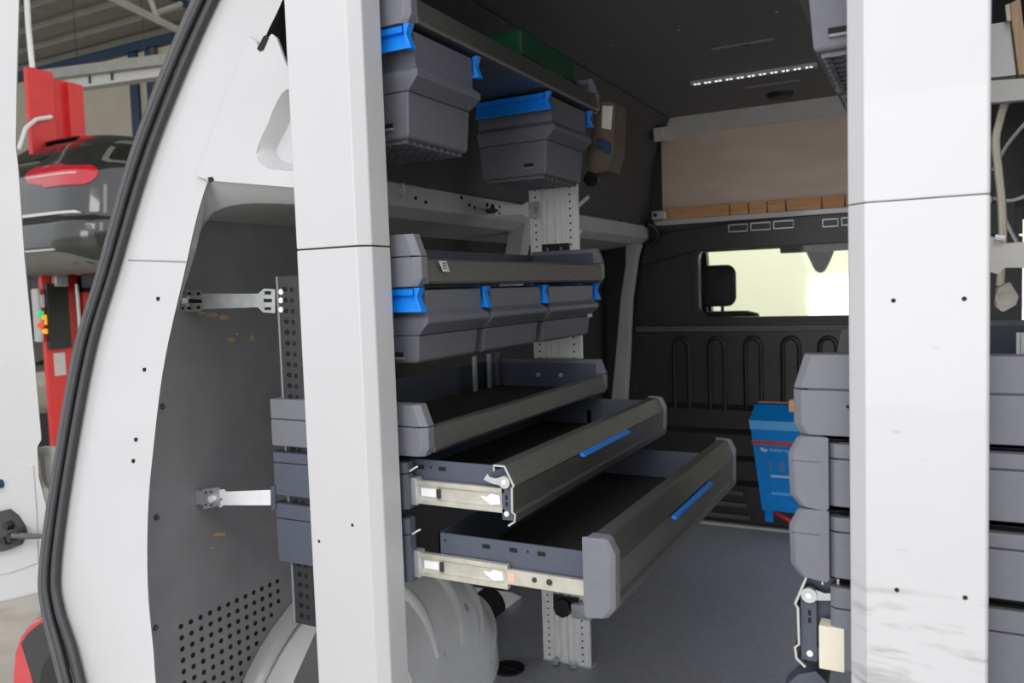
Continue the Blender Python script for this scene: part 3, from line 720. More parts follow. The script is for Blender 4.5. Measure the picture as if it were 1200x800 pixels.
def sed_detail(t, patch):
    patch('rear_window', 'car_glass', [(.84, -.6, .55), (.95, -.55, .5), (1.05, -.5, .45)], 0.008)
    patch('side_window', 'car_glass', [(.80, 1.3, 3.0), (.9, 1.4, 2.9), (1.03, 1.6, 2.7)], 0.008)
    patch('window_trim', 'car_chrome', [(.77, 1.1, 3.2), (.79, 1.1, 3.2)], 0.012)
    patch('sill_shadow', 'black_plastic', [(.0, -.9, 3.0), (.12, -.9, 3.0)], 0.006)
    for dy in (0.85, 3.4):
        for s_ in (-1, 1):
            MB().cyl((-10.0 + s_ * .70, 4.6 + dy, -H + .32), (-10.0 + s_ * .90, 4.6 + dy, -H + .32), 0.32, 28).build('wheel', 'rubber', t, bevel=0.03)
car('parked_car', 'silver car parked on the ground behind the red column', -10.0, 4.6, -H + 0.25, SED, 'car_silver', sed_detail)

# bright wall in front of the van, with a white shutter
wo = thing('wall_opposite', 'cream painted workshop wall seen through the windscreen', 'wall', (-3, 10, -H), kind='structure')
MB().box(-11, 6, 10.0, 10.2, -H, 3.6).build('wall_panel', 'cream_wall', wo)
a = PY(947, 327, 9.98); b = PY(1015, 322, 9.98)
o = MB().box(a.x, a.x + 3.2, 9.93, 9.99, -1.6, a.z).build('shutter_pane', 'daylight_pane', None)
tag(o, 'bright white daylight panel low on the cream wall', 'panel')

# ================================================================== POSTS, SEAL, DOOR, LAMP
def post(x0, x1, y, m, label, chL, chR, seam_z, holes, gap=.0012):
    t = thing('white_post', label, 'post', ((x0 + x1) / 2, y, ZF), group='white upright posts at the rear opening')
    def sec(z0, z1, nm):
        pts = [(x0, y + .075), (x0, y + chL), (x0 + chL, y), (x1 - chR, y), (x1, y + chR), (x1, y + .075)]
        MB().ext('z', pts, z0, z1).build(nm, m, t, bevel=0.003)
    sec(ZF, seam_z - gap, 'post_cover'); sec(seam_z + gap, ZC - .005, 'post_cover')
    MB().box(x0 + .012, x1 - .012, y + .034, y + .07, seam_z - .01, seam_z + .01).build('joint_backing', 'rubber', t)
    for px, py in holes:
        p = PY(px, py, y); MB().cyl((p.x, y - .0006, p.z), (p.x, y + .002, p.z), 0.003, 10).build('screw_hole', 'hole_black', t)
    return t
a = PY(333, 0, 1.15); b = PY(420, 400, 1.15)
post(-1.058, -0.893, 1.15, 'post_paint', 'white sheet metal post beside the drawers, joint at half height', 0.006, 0.020, 0.088, [(413, 615), (374, 634)])
post(-0.100, 0.064, 1.15, 'post_paint_dirty', 'white post with dark scuff marks low down, right of the aisle', 0.022, 0.004, 0.098, [(1047, 352), (1130, 350), (1051, 691), (1131, 700)], gap=.0004)

sl = [(300, -120), (230, 0), (160, 172), (119, 320), (91, 414), (66, 560), (52, 664), (54, 709), (65, 761), (77, 805), (95, 860), (110, 1000)]
sr = [(332, -120), (262, 0), (191, 168), (143, 320), (116, 414), (89, 560), (76, 664), (80, 709), (97, 757), (109, 805), (127, 860), (140, 1000)]
t = thing('door_seal', 'black rubber door seal following the curved rear pillar', 'seal', (-1.6, 1.0, ZF))
for f, r_, dy, nm, m in ((0.16, 0.0125, -.006, 'outer_lip', 'rubber_light'), (0.40, 0.009, -.014, 'hollow_bulb', 'rubber'), (0.60, 0.0065, -.006, 'centre_groove', 'black_plastic'), (0.80, 0.0085, -.012, 'inner_lip', 'rubber')):
    path = interp([PL(x0 + (x1 - x0) * f, y0 + (y1 - y0) * f) + Vector((0, dy, 0)) for (x0, y0), (x1, y1) in zip(sl, sr)], 6)
    MB().tube(path, r_, 10).build(nm, m, t, smooth=60)

# open left rear door
t = thing('rear_door', 'white open rear door of the van at the left edge', 'door', (-1.85, 1.05, -1.2))
dp = [(24, -60), (20, 90), (19, 170), (22, 200), (29, 300), (41, 424), (48, 505), (49, 516), (44, 524), (46, 560), (54, 590), (57, 640), (58, 692), (0, 706), (-160, 722), (-160, -60)]
MB().slab([PY(x, y, 1.05) for x, y in dp], (-.048, 0.03, 0)).build('door_skin', 'white_paint', t, bevel=0.008)
dp2 = [(6, 560), (22, 540), (38, 545), (42, 600), (44, 660), (10, 672), (-60, 680), (-60, 560)]
MB().slab([PY(x, y, 1.046) for x, y in dp2], (0, .006, 0)).build('inner_pressing', 'white_paint', t, bevel=0.003)
lk = [(-20, 603), (4, 598), (14, 606), (22, 618), (24, 628), (18, 640), (4, 646), (-20, 650)]
MB().slab([PY(x, y, 1.03) for x, y in lk], (0, .02, 0)).build('check_mechanism', 'rubber', t, bevel=0.004)
for x, y in ((8, 616), (12, 630), (20, 624), (5, 634)):
    p = PY(x, y, 1.02); MB().cyl((p.x, 1.016, p.z), (p.x, 1.03, p.z), 0.010, 12).build('roller', 'black_plastic', t)
MB().tube([PY(16, 627, 1.02), PY(32, 628, 1.02), PY(52, 628, 1.03), PY(68, 628, 1.03)], [.007, .007, .005, .005], 8).build('check_strap', 'rubber_light', t)
p = PY(-1, 567, 1.04); MB().cyl((p.x, 1.035, p.z), (p.x, 1.05, p.z), 0.010, 14).build('rubber_buffer', 'steel_navy', t)
fr = [PY(x, y, 1.09) for x, y in ((44, 524), (80, 524), (80, 576), (56, 574), (48, 560))]
MB().slab(fr, (0, .02, 0)).build('hinge_plate', 'carton_white', t, bevel=0.003)
for q in (((50, 532), (52, 532), (55, 566), (53, 566)), ((52, 566), (74, 568), (74, 570), (52, 568)), ((50, 531), (74, 531), (74, 533), (50, 533))):
    MB().slab([PY(x, y, 1.088) for x, y in q], (0, .002, 0)).build('plate_edge', 'body_grey', t)

t = thing('tail_lamp', 'red tail lamp of the van with a black surround, below the door seal', 'lamp', (-1.75, 1.03, -1.1))
MB().slab([PY(x, y, 1.04) for x, y in ((15, 800), (17, 766), (24, 746), (38, 730), (60, 719), (66, 720), (76, 800), (90, 900), (15, 900))], (-.05, .05, 0)).build('lens', 'lamp_red', t, bevel=0.006)
MB().slab([PY(x, y, 1.035) for x, y in ((24, 754), (31, 743), (44, 732), (60, 723), (67, 724), (77, 800), (92, 900), (62, 900), (41, 812), (33, 782))], (-.01, .02, 0)).build('surround', 'rubber', t, bevel=0.003)
MB().slab([PY(x, y, 1.03) for x, y in ((60, 762), (70, 770), (80, 830), (60, 830), (46, 800), (48, 784))], (0, .01, 0)).build('recess', 'black_plastic', t, bevel=0.002)

# ================================================================== SHELVING
def mirL(x): return x
def mirR(x): return -1.033 - x
def cap(mx, pts, ya, yb, ch=0.012):
    """end cap: profile (x,z) in the left frame, chamfered on the outer aisle edge; ya = outer face"""
    sgn = 1 if yb > ya else -1
    xm = sum(p[0] for p in pts) / len(pts); zm = sum(p[1] for p in pts) / len(pts)
    def ins(d):
        out = []
        for x, z in pts:
            out.append((x - d if x > -0.95 else x, z - d * .05 * (1 if z > zm else -1)))
        return out
    g = MB()
    g.loft([[(mx(x), ya, z) for x, z in ins(ch)], [(mx(x), ya + sgn * ch * .8, z) for x, z in pts], [(mx(x), yb, z) for x, z in pts]])
    return g
def tray(mx, zb, label, group, guides=(), sticker=False, h=0.10, screws=False, BK=BK, runner='blue_plastic'):
    t = thing('shelf_tray', label, 'shelf', (mx(-1.04), 1.735, zb), group=group)
    zt = zb + h; zm = zb + 0.57 * h
    up = [(BK, zm + .0008), (F0 - .002, zm + .0008), (F0 - .018, zt), (BK, zt)]
    lo = [(BK, zb), (F0 - .012, zb), (F0 - .002, zb + .016), (F0 - .002, zm - .0008), (BK, zm - .0008)]
    for ya, yb in ((Y0, Y0 + .03), (Y1, Y1 - .03)):
        c = cap(mx, lo, ya, yb); c.v += []; o = c.build('end_cap', 'cap_grey', t, bevel=0.0015)
        s_ = cap(mx, up, ya, yb); s_.build('end_cap', 'cap_grey', t, bevel=0.0015)
        y_ = min(ya, yb)
        MB().box(min(mx(BK), mx(-.87)), max(mx(BK), mx(-.87)), y_ + .004, y_ + .026, zm - .006, zm + .006).build('cap_joint', 'housing_blue_grey', t)
        p = mx(-.925); s2 = -1 if ya == Y0 else 1
        MB().cyl((p, ya, zb + .045), (p, ya + s2 * .0008, zb + .045), 0.0028, 10).build('screw_hole', 'hole_black', t)
    prof = [(F0 - .003, zb + .004), (F0 + .000, zb + .010), (F0 - .001, zb + .016), (F0 - .006, zb + .050), (F0 - .012, zb + .054), (F0 - .030, zb + .052), (F0 - .030, zb + .045), (F0 - .016, zb + .044), (F0 - .014, zb + .004)]
    MB().ext('y', [(mx(x), z) for x, z in prof], Y0 + .028, Y1 - .028).build('front_profile', 'anodised', t, bevel=0.0012)
    MB().box(min(mx(BK + .004), mx(F0 - .014)), max(mx(BK + .004), mx(F0 - .014)), Y0 + .02, Y1 - .02, zb + .006, zb + .012).build('tray_floor', 'steel_blue_grey', t)
    MB().box(min(mx(BK + .02), mx(F0 - .032)), max(mx(BK + .02), mx(F0 - .032)), Y0 + .03, Y1 - .03, zb + .012, zb + .016).build('rubber_mat', 'tray_mat', t)
    MB().box(min(mx(BK), mx(BK + .006)), max(mx(BK), mx(BK + .006)), Y0 + .02, Y1 - .02, zb + .006, zt - .01).build('back_lip', 'steel_blue_grey', t)
    for ya in (Y0 + .030, Y1 - .034):
        MB().box(min(mx(BK + .004), mx(F0 - .03)), max(mx(BK + .004), mx(F0 - .03)), ya, ya + .004, zb + .01, zt - .012).build('side_wall', 'steel_blue_grey', t)
    if screws:
        for x in (-1.06, -.985):
            MB().cyl((mx(x), Y1 - .034, zb + .052), (mx(x), Y1 - .040, zb + .052), 0.007, 10).build('screw', 'zinc', t)
    if sticker:
        p = PX(519, 312, F0); MB().slab([(F0 + .0005, p.y - .016, zb + .049), (F0 + .0005, p.y + .012, zb + .049), (F0 + .0035, p.y + .018, zb + .028), (F0 + .0035, p.y - .006, zb + .028)], (.0006, 0, 0)).build('paper_sticker', 'carton_white', t)
        for k in range(3): MB().box(F0 + .0028, F0 + .0042, p.y - .006, p.y + .008, zb + .044 - k * .005, zb + .0455 - k * .005).build('sticker_print', 'rubber', t)
    for yg in guides:      # blue plastic runners the bins hang from
        g = MB()
        ztop = zb - .002
        def lp(x, dx0): return [(mx(x - dx0), yg - .002, ztop), (mx(x - dx0), yg + .003, ztop), (mx(x - dx0 * .5), yg + .003, ztop - .016), (mx(x), yg - .004, ztop - .044), (mx(x), yg - .013, ztop - .046), (mx(x), yg - .013, ztop - .041), (mx(x - dx0 * .7), yg - .002, ztop - .017)]
        g.loft([lp(BK + .01, 0), lp(F0 - .002, .012)])
        g.build('bin_runner', runner, t, bevel=0.0012)
        MB().box(min(mx(BK + .01), mx(F0 - .02)), max(mx(BK + .01), mx(F0 - .02)), yg - .010, yg - .002, ztop - .014, ztop - .002).build('runner_flange', runner, t, bevel=0.001)
        MB().ext('y', [(mx(F0 - .016), ztop), (mx(F0 - .002), ztop), (mx(F0 - .010), ztop - .018), (mx(F0 + .001), ztop - .046), (mx(F0 - .012), ztop - .046)], yg - .012, yg + .006).build('runner_end', runner, t, bevel=0.0015)
    return t
ZT1, ZT2, ZT3 = 0.497, 0.012, -0.312
tray(mirL, ZT1, 'dark grey shelf tray high up on the left, two bins hanging below', 'left shelving', guides=(1.262, 1.512, 1.872, 2.148), BK=-1.075)
tray(mirL, ZT2, 'grey shelf tray with a small white sticker, three bins hanging below', 'left shelving', guides=(1.262, 1.518, 1.818, 2.168), sticker=True, BK=-1.075)
tray(mirL, ZT3, 'empty open grey shelf tray just above the two pulled out drawers', 'left shelving', screws=True)

def storage_bin(mx, ya, yb, zb, zr, zt, label, group, grid=True, xb=-1.07):
    """open bin: tapered body up to zr, flared rim, upright collar up to zt just under the tray"""
    t = thing('storage_bin', label, 'bin', (mx(-.96), (ya + yb) / 2, zb), group=group)
    hh = zt - zb
    def loop(xf, xk, y0_, y1_, z): return [(mx(xf), y0_, z), (mx(xf), y1_, z), (mx(xk), y1_, z), (mx(xk), y0_, z)]
    MB().loft([loop(-.884, xb + .01, ya + .014, yb - .014, zb), loop(-.878, xb + .006, ya + .010, yb - .010, zb + .005), loop(-.872, xb, ya + .006, yb - .006, zr)]).build('body', 'bin_grey', t, bevel=0.004)
    MB().loft([loop(-.872, xb, ya + .006, yb - .006, zr + .0005), loop(-.846, xb - .003, ya + .0, yb - .0, zr + .024), loop(-.846, xb - .003, ya + .0, yb - .0, zr + .036), loop(-.858, xb - .003, ya + .012, yb - .012, zr + .046), loop(-.858, xb - .003, ya + .012, yb - .012, zt)]).build('rim', 'bin_grey', t, bevel=0.003)
    xs = mx(-.925) if mx is mirL else mx(-.912)
    yf = ya + .008
    zh = zb + (zr - zb) * .30
    MB().box(xs - .013, xs + .013, yf - .0015, yf + .006, zh - .006, zh + .006).build('latch_slot', 'hole_black', t)
    MB().box(xs - .012, xs + .014, yf - .004, yf + .004, zh - .0075, zh - .0035).build('latch_lip', 'cap_light', t)
    if grid:
        n = int((-.895 - xb) / .022)
        for k in range(n):
            x = mx(-.897 - .022 * k); MB().box(x - .003, x + .003, ya + .018, yb - .018, zb - .007, zb + .001).build('grid_rib', 'bin_grey', t)
        for k in range(9):
            y = ya + .022 + (yb - ya - .044) * k / 8; MB().box(min(mx(xb + .015), mx(-.888)), max(mx(xb + .015), mx(-.888)), y - .003, y + .003, zb - .007, zb + .001).build('grid_rib', 'bin_grey', t)
    return t
storage_bin(mirL, 1.268, 1.506, 0.293, 0.380, 0.489, 'large grey bin hanging under the top left tray, nearest to us', 'bins under the top left tray')
storage_bin(mirL, 1.878, 2.132, 0.293, 0.380, 0.489, 'large grey bin hanging under the top left tray, at its far end', 'bins under the top left tray')
storage_bin(mirL, 1.270, 1.508, -0.136, -0.082, 0.006, 'grey bin below the sticker tray, nearest of the three', 'bins under the middle tray', False)
storage_bin(mirL, 1.526, 1.806, -0.136, -0.082, 0.006, 'grey bin below the sticker tray, middle of the three', 'bins under the middle tray', False)
storage_bin(mirL, 1.830, 2.152, -0.136, -0.082, 0.006, 'grey bin below the sticker tray, farthest of the three', 'bins under the middle tray', False)
o = MB().box(-.868, -.8655, 2.118, 2.148, -.085, -.062).build('paper_tag', 'carton_white'); tag(o, 'small white paper tag on the farthest bin of the middle row', 'tag')

def profile_front(xf, zt, zb, x_top):
    """drawer front extrusion as an open folded section (x,z)"""
    hgt = zt - zb
    return [(x_top, zt - .010), (x_top, zt), (x_top + .022, zt), (x_top + .024, zt - .004), (xf, zt - hgt * .32), (xf - .004, zt - hgt * .36), (xf - .005, zt - hgt * .76), (xf + .001, zt - hgt * .80), (xf - .001, zt - hgt * .92), (xf - .014, zb)]
def drawer_unit(mx, zb, zt, pull, label, group, near_cap, slide_bare, open_):
    """housing with near/far end caps, slides and one drawer pulled out by pull"""
    t = thing('drawer_unit', label, 'drawer', (mx(-1.04), 1.735, zb), group=group)
    hf = -.896; m = 'housing_blue_grey' if mx is mirL else 'cap_grey'
    zm = zb + (zt - zb) * .70
    for ya, yb in ((Y0, Y0 + .026), (Y1, Y1 - .026)):
        lo = [(BK, zb), (hf - .002, zb), (hf - .002, zm - .0008), (BK, zm - .0008)]; up = [(BK, zm + .0008), (hf - .002, zm + .0008), (hf - .002, zt - .008), (BK, zt - .008)]
        cap(mx, lo, ya, yb, .008).build('end_cap', m, t, bevel=0.002); cap(mx, up, ya, yb, .008).build('end_cap', m, t, bevel=0.002)
        y_ = min(ya, yb)
        MB().box(min(mx(BK), mx(hf - .016)), max(mx(BK), mx(hf - .016)), y_ + .004, y_ + .022, zb + .004, zt - .006).build('cap_core', 'rubber', t)
    MB().box(min(mx(BK), mx(BK + .006)), max(mx(BK), mx(BK + .006)), Y0 + .02, Y1 - .02, zb, zt - .008).build('back_panel', 'steel_blue_grey', t)
    xf = F0 - .0 + pull     # drawer front in the left frame
    xb_ = xf - .375
    zs1, zs0 = zb + (zt - zb) * .43, zb + .010
    if mx is mirL:
        zs0 = zb + .008; zs1 = zs0 + .046
        for y_, s_ in ((Y0 + .030, 1), (Y1 - .030, -1)):
            g = MB().box(-.905, -.886, y_ - .014, y_ + .008, zs0 - .002, zs1 + .006); g.build('slide_bracket', 'zinc', t, bevel=0.003)
            xe = min(-.886 + .19, xf - .02)
            sec = [(y_ - s_ * .006, zs0), (y_ - s_ * .006, zs0 + .009), (y_ - s_ * .001, zs0 + .012), (y_ - s_ * .001, zs1 - .012), (y_ - s_ * .006, zs1 - .009), (y_ - s_ * .006, zs1), (y_ + s_ * .006, zs1), (y_ + s_ * .006, zs0)]
            sl_ = MB().ext('x', sec, -.886, xe).build('outer_slide', 'slide_metal', t, bevel=0.001)
            yn = y_ - s_ * .0015
            MB().box(-.845, -.838, yn - .004, yn + .004, zs0 + .014, zs1 - .014).build('slide_stop', 'rubber', sl_ if False else t)
            MB().box(-.882, -.848, yn - .002, yn + .002, zs0 + .015, zs1 - .015).build('slide_tongue', 'zinc_light', t, bevel=0.001)
            MB().ext('y', [(xe - .045, zs0 + .020), (xe - .052, zs0 + .028), (xe - .040, zs0 + .026), (xe - .030, zs0 + .034), (xe - .012, zs0 + .030), (xe - .010, zs0 + .016), (xe - .030, zs0 + .012), (xe - .040, zs0 + .018)], yn - .003, yn + .002).build('slide_latch', 'zinc_light', t, bevel=0.0008)
            MB().box(xe - .005, xf - .006, y_ - .004, y_ + .006, zs0 + .010, zs1 - .008).build('inner_slide', 'slide_metal', t, bevel=0.001)
            if s_ == 1 and pull > .25:
                MB().box(xe, xe + .014, y_ - .005, y_, zs0 + .015, zs1 - .014).build('copper_catch', 'copper_pale', t)
                for xx, rr in ((xe + .055, .005), (xe + .085, .006), (xf - .035, .005)):
                    MB().cyl((xx, y_ - .0055, zs0 + .026), (xx, y_ - .003, zs0 + .026), rr, 10).build('slide_rivet', 'rubber', t)
    # the drawer itself
    ydn, ydf = Y0 + .040, Y1 - .040
    zd0, zd1 = zb + .012, zt - .008
    if pull > .25: zd1 = zt - .040
    dw = MB().box(min(mx(xb_), mx(xf - .02)), max(mx(xb_), mx(xf - .02)), ydn, ydf, zd0, zd0 + .006).build('drawer', 'tray_mat', t)
    for y_ in (ydn, ydf - .004):
        MB().box(min(mx(xb_), mx(xf - .012)), max(mx(xb_), mx(xf - .012)), y_, y_ + .004, zd0, zd1).build('drawer_side', 'steel_blue_grey', dw)
    MB().box(min(mx(xb_), mx(xb_ + .004)), max(mx(xb_), mx(xb_ + .004)), ydn, ydf, zd0, zd1).build('drawer_back', 'steel_blue_grey', dw)
    if open_:
        for q, (xx, ww) in enumerate(open_):
            MB().box(xx - ww, xx + ww, ydn - .0008, ydn + .001, zd1 - (.019 if ww > .003 else .016), zd1 - (.011 if ww > .003 else .012)).build('slot', 'hole_black', dw)
        for x_, y_ in ((xf - .06, 1.9), (xf - .16, 1.75), (xf - .08, 1.45), (xf - .13, 1.40), (xf - .035, 2.1)):
            MB().cyl((x_, y_, zd0 + .006), (x_, y_, zd0 + .010), 0.006, 10).build('floor_screw', 'zinc', dw)
    xt = xf - .040
    pf = profile_front(xf, zt - .002, zb - .012 if not near_cap else zb - .004, xt)
    g = MB(); g.ribbon('y', [(mx(x), z) for x, z in pf], 0.0032, Y0 + .018, Y1 - .018)
    fr = g.build('front_profile', 'anodised', dw)
    g = MB(); g.ribbon('y', [(mx(x), z) for x, z in pf], 0.0034, Y0 + .0155, Y0 + .0182)
    if not near_cap: g.build('cut_edge', 'anodised_edge', dw)
    # caps on the drawer front
    zt_, zb_ = zt, zb - .008
    cp = [(xf - .044, zb_ + .006), (xf - .040, zb_), (xf - .010, zb_ + .004), (xf + .004, zb_ + .022), (xf + .006, zt_ - .026), (xf - .006, zt_ - .002), (xf - .014, zt_ + .002), (xf - .044, zt_ + .002)]
    ends = [(Y1 - .012, Y1 - .034)]
    if near_cap: ends.append((Y0 - .004, Y0 + .026))
    for ya, yb in ends:
        cap(mx, cp, ya, yb, .009).build('front_cap', 'cap_grey', dw, bevel=0.002)
    if near_cap and mx is mirR:
        MB().box(min(mx(xf - .04), mx(xf + .0)), max(mx(xf - .04), mx(xf + .0)), Y0 - .0046, Y0 - .003, zt - .036, zt - .0355).build('cap_groove', 'rubber', dw)
    if not near_cap:       # bare end: latch wheel and claw
        cx, cz = xf - .020, zt - .032
        y_ = Y0 + .020
        MB().ring((mx(cx), y_ - .004, cz), (0, 1, 0), .0045, .0115, .010).build('latch_wheel', 'zinc', dw)
        MB().cyl((mx(cx), y_ - .006, cz), (mx(cx), y_ + .02, cz), .0045, 12).build('latch_axle', 'zinc_light', dw)
        MB().ext('y', [(mx(cx - .008), cz + .008), (mx(cx - .022), cz + .004), (mx(cx - .034), cz + .006), (mx(cx - .038), cz + .012), (mx(cx - .047), cz + .000), (mx(cx - .030), cz - .006), (mx(cx - .008), cz - .009)], y_ + .002, y_ + .007).build('latch_claw', 'zinc', dw, bevel=0.001)
        MB().box(min(mx(xf - .030), mx(xf - .007)), max(mx(xf - .030), mx(xf - .007)), y_ + .004, y_ + .016, zb - .004, zt - .030).build('end_plate', 'steel_blue_grey', dw)
        for dz in (.062, .074):
            MB().box(min(mx(xf - .022), mx(xf - .018)), max(mx(xf - .022), mx(xf - .018)), y_ + .003, y_ + .006, zt - dz - .004, zt - dz + .004).build('plate_slot', 'hole_black', dw)
        MB().cyl((mx(xf - .020), y_ + .001, zb + .008), (mx(xf - .020), y_ + .006, zb + .008), .0048, 12).build('plate_screw', 'zinc_light', dw)
        if mx is mirR:
            MB().box(min(mx(xf - .072), mx(xf - .036)), max(mx(xf - .072), mx(xf - .036)), Y0 - .002, Y0 + .03, zb - .002, zb + .065).build('slide_end', 'cream_plastic', dw, bevel=0.002)
            MB().ribbon('y', [(mx(xf - .062), zt), (mx(xf - .062), zt - .040), (mx(xf - .070), zt - .046)], .003, Y0 + .015, Y0 + .04).build('inner_fold', 'anodised_edge', dw)
    if mx is mirL:     # blue pull strip
        y0_, y1_ = (1.575, 1.872) if pull < .25 else (1.60, 1.915)
        zz = (zt - .002) - (zt - zb) * .40
        MB().ext('y', [(xf + .001, zz + .006), (xf + .010, zz + .002), (xf + .012, zz - .003), (xf + .006, zz - .004), (xf - .002, zz - .002)], y0_, y1_).build('pull_handle', 'blue_plastic', dw, bevel=0.0015)
    return t
drawer_unit(mirL, -0.418, -0.318, 0.174, 'upper of the two pulled out drawers, its front end bare', 'left drawers', False, True, [(-.89, .008), (-.866, .002), (-.840, .008)])
drawer_unit(mirL, -0.562, -0.428, 0.366, 'lowest left drawer, pulled out farthest, grey cap on its front end', 'left drawers', True, True, [(-.84, .002), (-.748, .008), (-.690, .008), (-.660, .002), (-.632, .008)])
for px, py in ((484, 546), (485, 632)):
    pass
# brackets of the left housings: small bent wire catches
for z in (-0.338, -0.462):
    o = MB().tube([(-.897, 1.262, z - .006), (-.884, 1.262, z + .002), (-.878, 1.262, z + .005)], .0018, 6).build('wire_catch', 'zinc_light')
    tag(o, 'small bright wire catch on the front of the %s left drawer housing' % ('upper' if z > -.4 else 'lower'), 'catch')

# right hand unit
tray(mirR, 0.482, 'high shelf tray at the top right, bins with gridded floor below', 'right shelving', guides=(1.262, 1.565, 1.865, 2.168), runner='bin_grey', BK=-1.105)
tray(mirR, -0.231, 'closed grey shelf tray on top of the right drawer stack', 'right shelving', h=0.121)
storage_bin(mirR, 1.270, 1.555, 0.333, 0.418, 0.476, 'grey bin under the top right tray, nearest to us', 'bins under the top right tray', xb=-1.10)
storage_bin(mirR, 1.575, 1.855, 0.333, 0.418, 0.476, 'grey bin under the top right tray, second from us', 'bins under the top right tray', xb=-1.10)
storage_bin(mirR, 1.875, 2.155, 0.333, 0.418, 0.476, 'grey bin under the top right tray, farthest', 'bins under the top right tray', xb=-1.10)
drawer_unit(mirR, -0.336, -0.234, 0.0, 'closed right drawer directly under the right shelf tray', 'right drawers', True, False, [])
drawer_unit(mirR, -0.444, -0.344, 0.0, 'closed right drawer in the middle of the stack', 'right drawers', True, False, [])
drawer_unit(mirR, -0.584, -0.450, 0.0, 'lowest right drawer with bare latch and cream slide end', 'right drawers', False, False, [])

# upright rails
def upright(mx, y, x0, x1, z0, z1, label, m, dark):
    t = thing('upright_rail', label, 'rail', (mx((x0 + x1) / 2), y, z0), group='upright rails of the shelving')
    w_ = x1 - x0; d = -1
    pr = [(0, 0), (0, -.012), (.26, -.012), (.27, -.004), (.33, -.004), (.34, -.016), (.38, -.016), (.39, -.008), (.50, -.008), (.51, -.016), (.55, -.016), (.56, -.008), (.64, -.008), (.65, -.016), (.69, -.016), (.70, -.012), (1, -.012), (1, 0)]
    MB().ext('z', [(mx(x0 + a * w_), y + b) for a, b in pr], z0, z1).build('channel', m, t)
    g = MB(); z = z0 + .02; 
    while z < z1 - .01:
        for fx in (.13, .85):
            g.cyl((mx(x0 + fx * w_), y - .0124, z), (mx(x0 + fx * w_), y - .010, z), 0.0032, 8)
        z += .0215
    g.build('hole_rows', 'hole_black', t, kind='stuff')
    if dark:      # black perforated flank strip
        st = MB().box(min(mx(x0 - .045), mx(x0 + .012)), max(mx(x0 - .045), mx(x0 + .012)), y - .02, y - .004, z0 - .0, z1).build('perforated_strip', 'rubber', t, bevel=0.002)
        g = MB(); z = z0 + .02
        while z < z1 - .01:
            g.ring((mx(x0 - .028), y - .0205, z), (0, -1, 0), .0028, .005, .002, 10); g.box(mx(x0 - .010) - .004, mx(x0 - .010) + .004, y - .0208, y - .019, z - .006, z + .003); z += .0225
        g.build('strip_holes', 'hole_black', st, kind='stuff')
        MB().box(mx(x0 - .050), mx(x0 - .045), y - .022, y, z0, z1).build('strip_edge', 'cap_light', st)
    MB().box(min(mx(x0 - .004), mx(x1 + .004)), max(mx(x0 - .004), mx(x1 + .004)), y - .016, y + .03, z0, z0 + .004).build('foot', 'zinc', t)
    return t
ur = upright(mirL, 2.245, -1.098, -0.938, ZF, 0.52, 'light aluminium upright rail with hole rows at the far end of left shelving', 'aluminium', False)
MB().box(-1.055, -.965, 2.222, 2.232, 0.095, 0.135).build('mount_plate', 'black_plastic', ur, bevel=0.002)
for x in (-1.035, -.99): MB().box(x - .004, x + .004, 2.2205, 2.224, .108, .124).build('mount_plate_slot', 'cap_light', ur)
p = PY(657, 714, 2.20); MB().cyl((p.x, 2.205, p.z), (p.x, 2.235, p.z), .030, 8).build('star_knob', 'black_plastic', ur, bevel=0.004)
MB().box(p.x - .035, p.x + .05, 2.222, 2.232, p.z + .0, p.z + .035).build('knob_plate', 'black_plastic', ur)
p = PY(676, 717, 2.20); MB().box(p.x - .02, p.x + .045, 2.200, 2.232, p.z - .022, p.z + .022).build('rail_clamp', 'zinc', ur, bevel=0.004)
for dx in (-.03, .03): MB().cyl((-1.018 + dx, 2.215, ZF + .004), (-1.018 + dx, 2.215, ZF + .016), .012, 6).build('foot_bolt', 'zinc', ur)
upright(mirL, 1.285, -1.168, -1.008, -0.70, 0.045, 'black perforated upright rail behind the left white post', 'aluminium', True)
upright(mirR, 2.245, -1.098, -0.938, ZF, 0.42, 'aluminium upright rail at the far end of the right shelving', 'aluminium', False)
upright(mirR, 1.305, -1.098, -0.938, ZF, 0.42, 'aluminium upright rail behind the right white post', 'housing_blue_grey', False)
o = MB().slab([PY(x, y, 1.31) for x, y in ((918, 805), (935, 790), (956, 786), (970, 800), (965, 830), (910, 830))], (0, .05, 0)).build('support_plate', 'housing_blue_grey', None, bevel=.004)
tag(o, 'dark sloping steel plate under the lowest right drawer', 'plate')

# brackets
def wall_bracket(label, pts_main, y, pl_l, pl_r, m, holes, thick=.004):
    xs = [PY(x, yy, y).x for x, yy in pts_main]
    t = thing('wall_bracket', label, 'bracket', (sum(xs) / len(xs), y, min(PY(x, yy, y).z for x, yy in pts_main)), group='zinc brackets')
    MB().slab([PY(x, yy, y) for x, yy in pts_main], (0, thick, 0)).build('strap', m, t, bevel=0.001)
    for q in pl_l: MB().slab([PY(x, yy, y - .003) for x, yy in q], (0, thick, 0)).build('end_plate', 'zinc', t, bevel=0.001)
    for q in pl_r: MB().slab([PY(x, yy, y - .004) for x, yy in q], (0, thick, 0)).build('end_plate', 'zinc', t, bevel=0.001)
    for (x, yy, rx) in holes:
        p = PY(x, yy, y - .0045); MB().cyl((p.x, y - .0055, p.z), (p.x, y - .001, p.z), rx, 10).build('bracket_hole', 'hole_black', t)
    return t
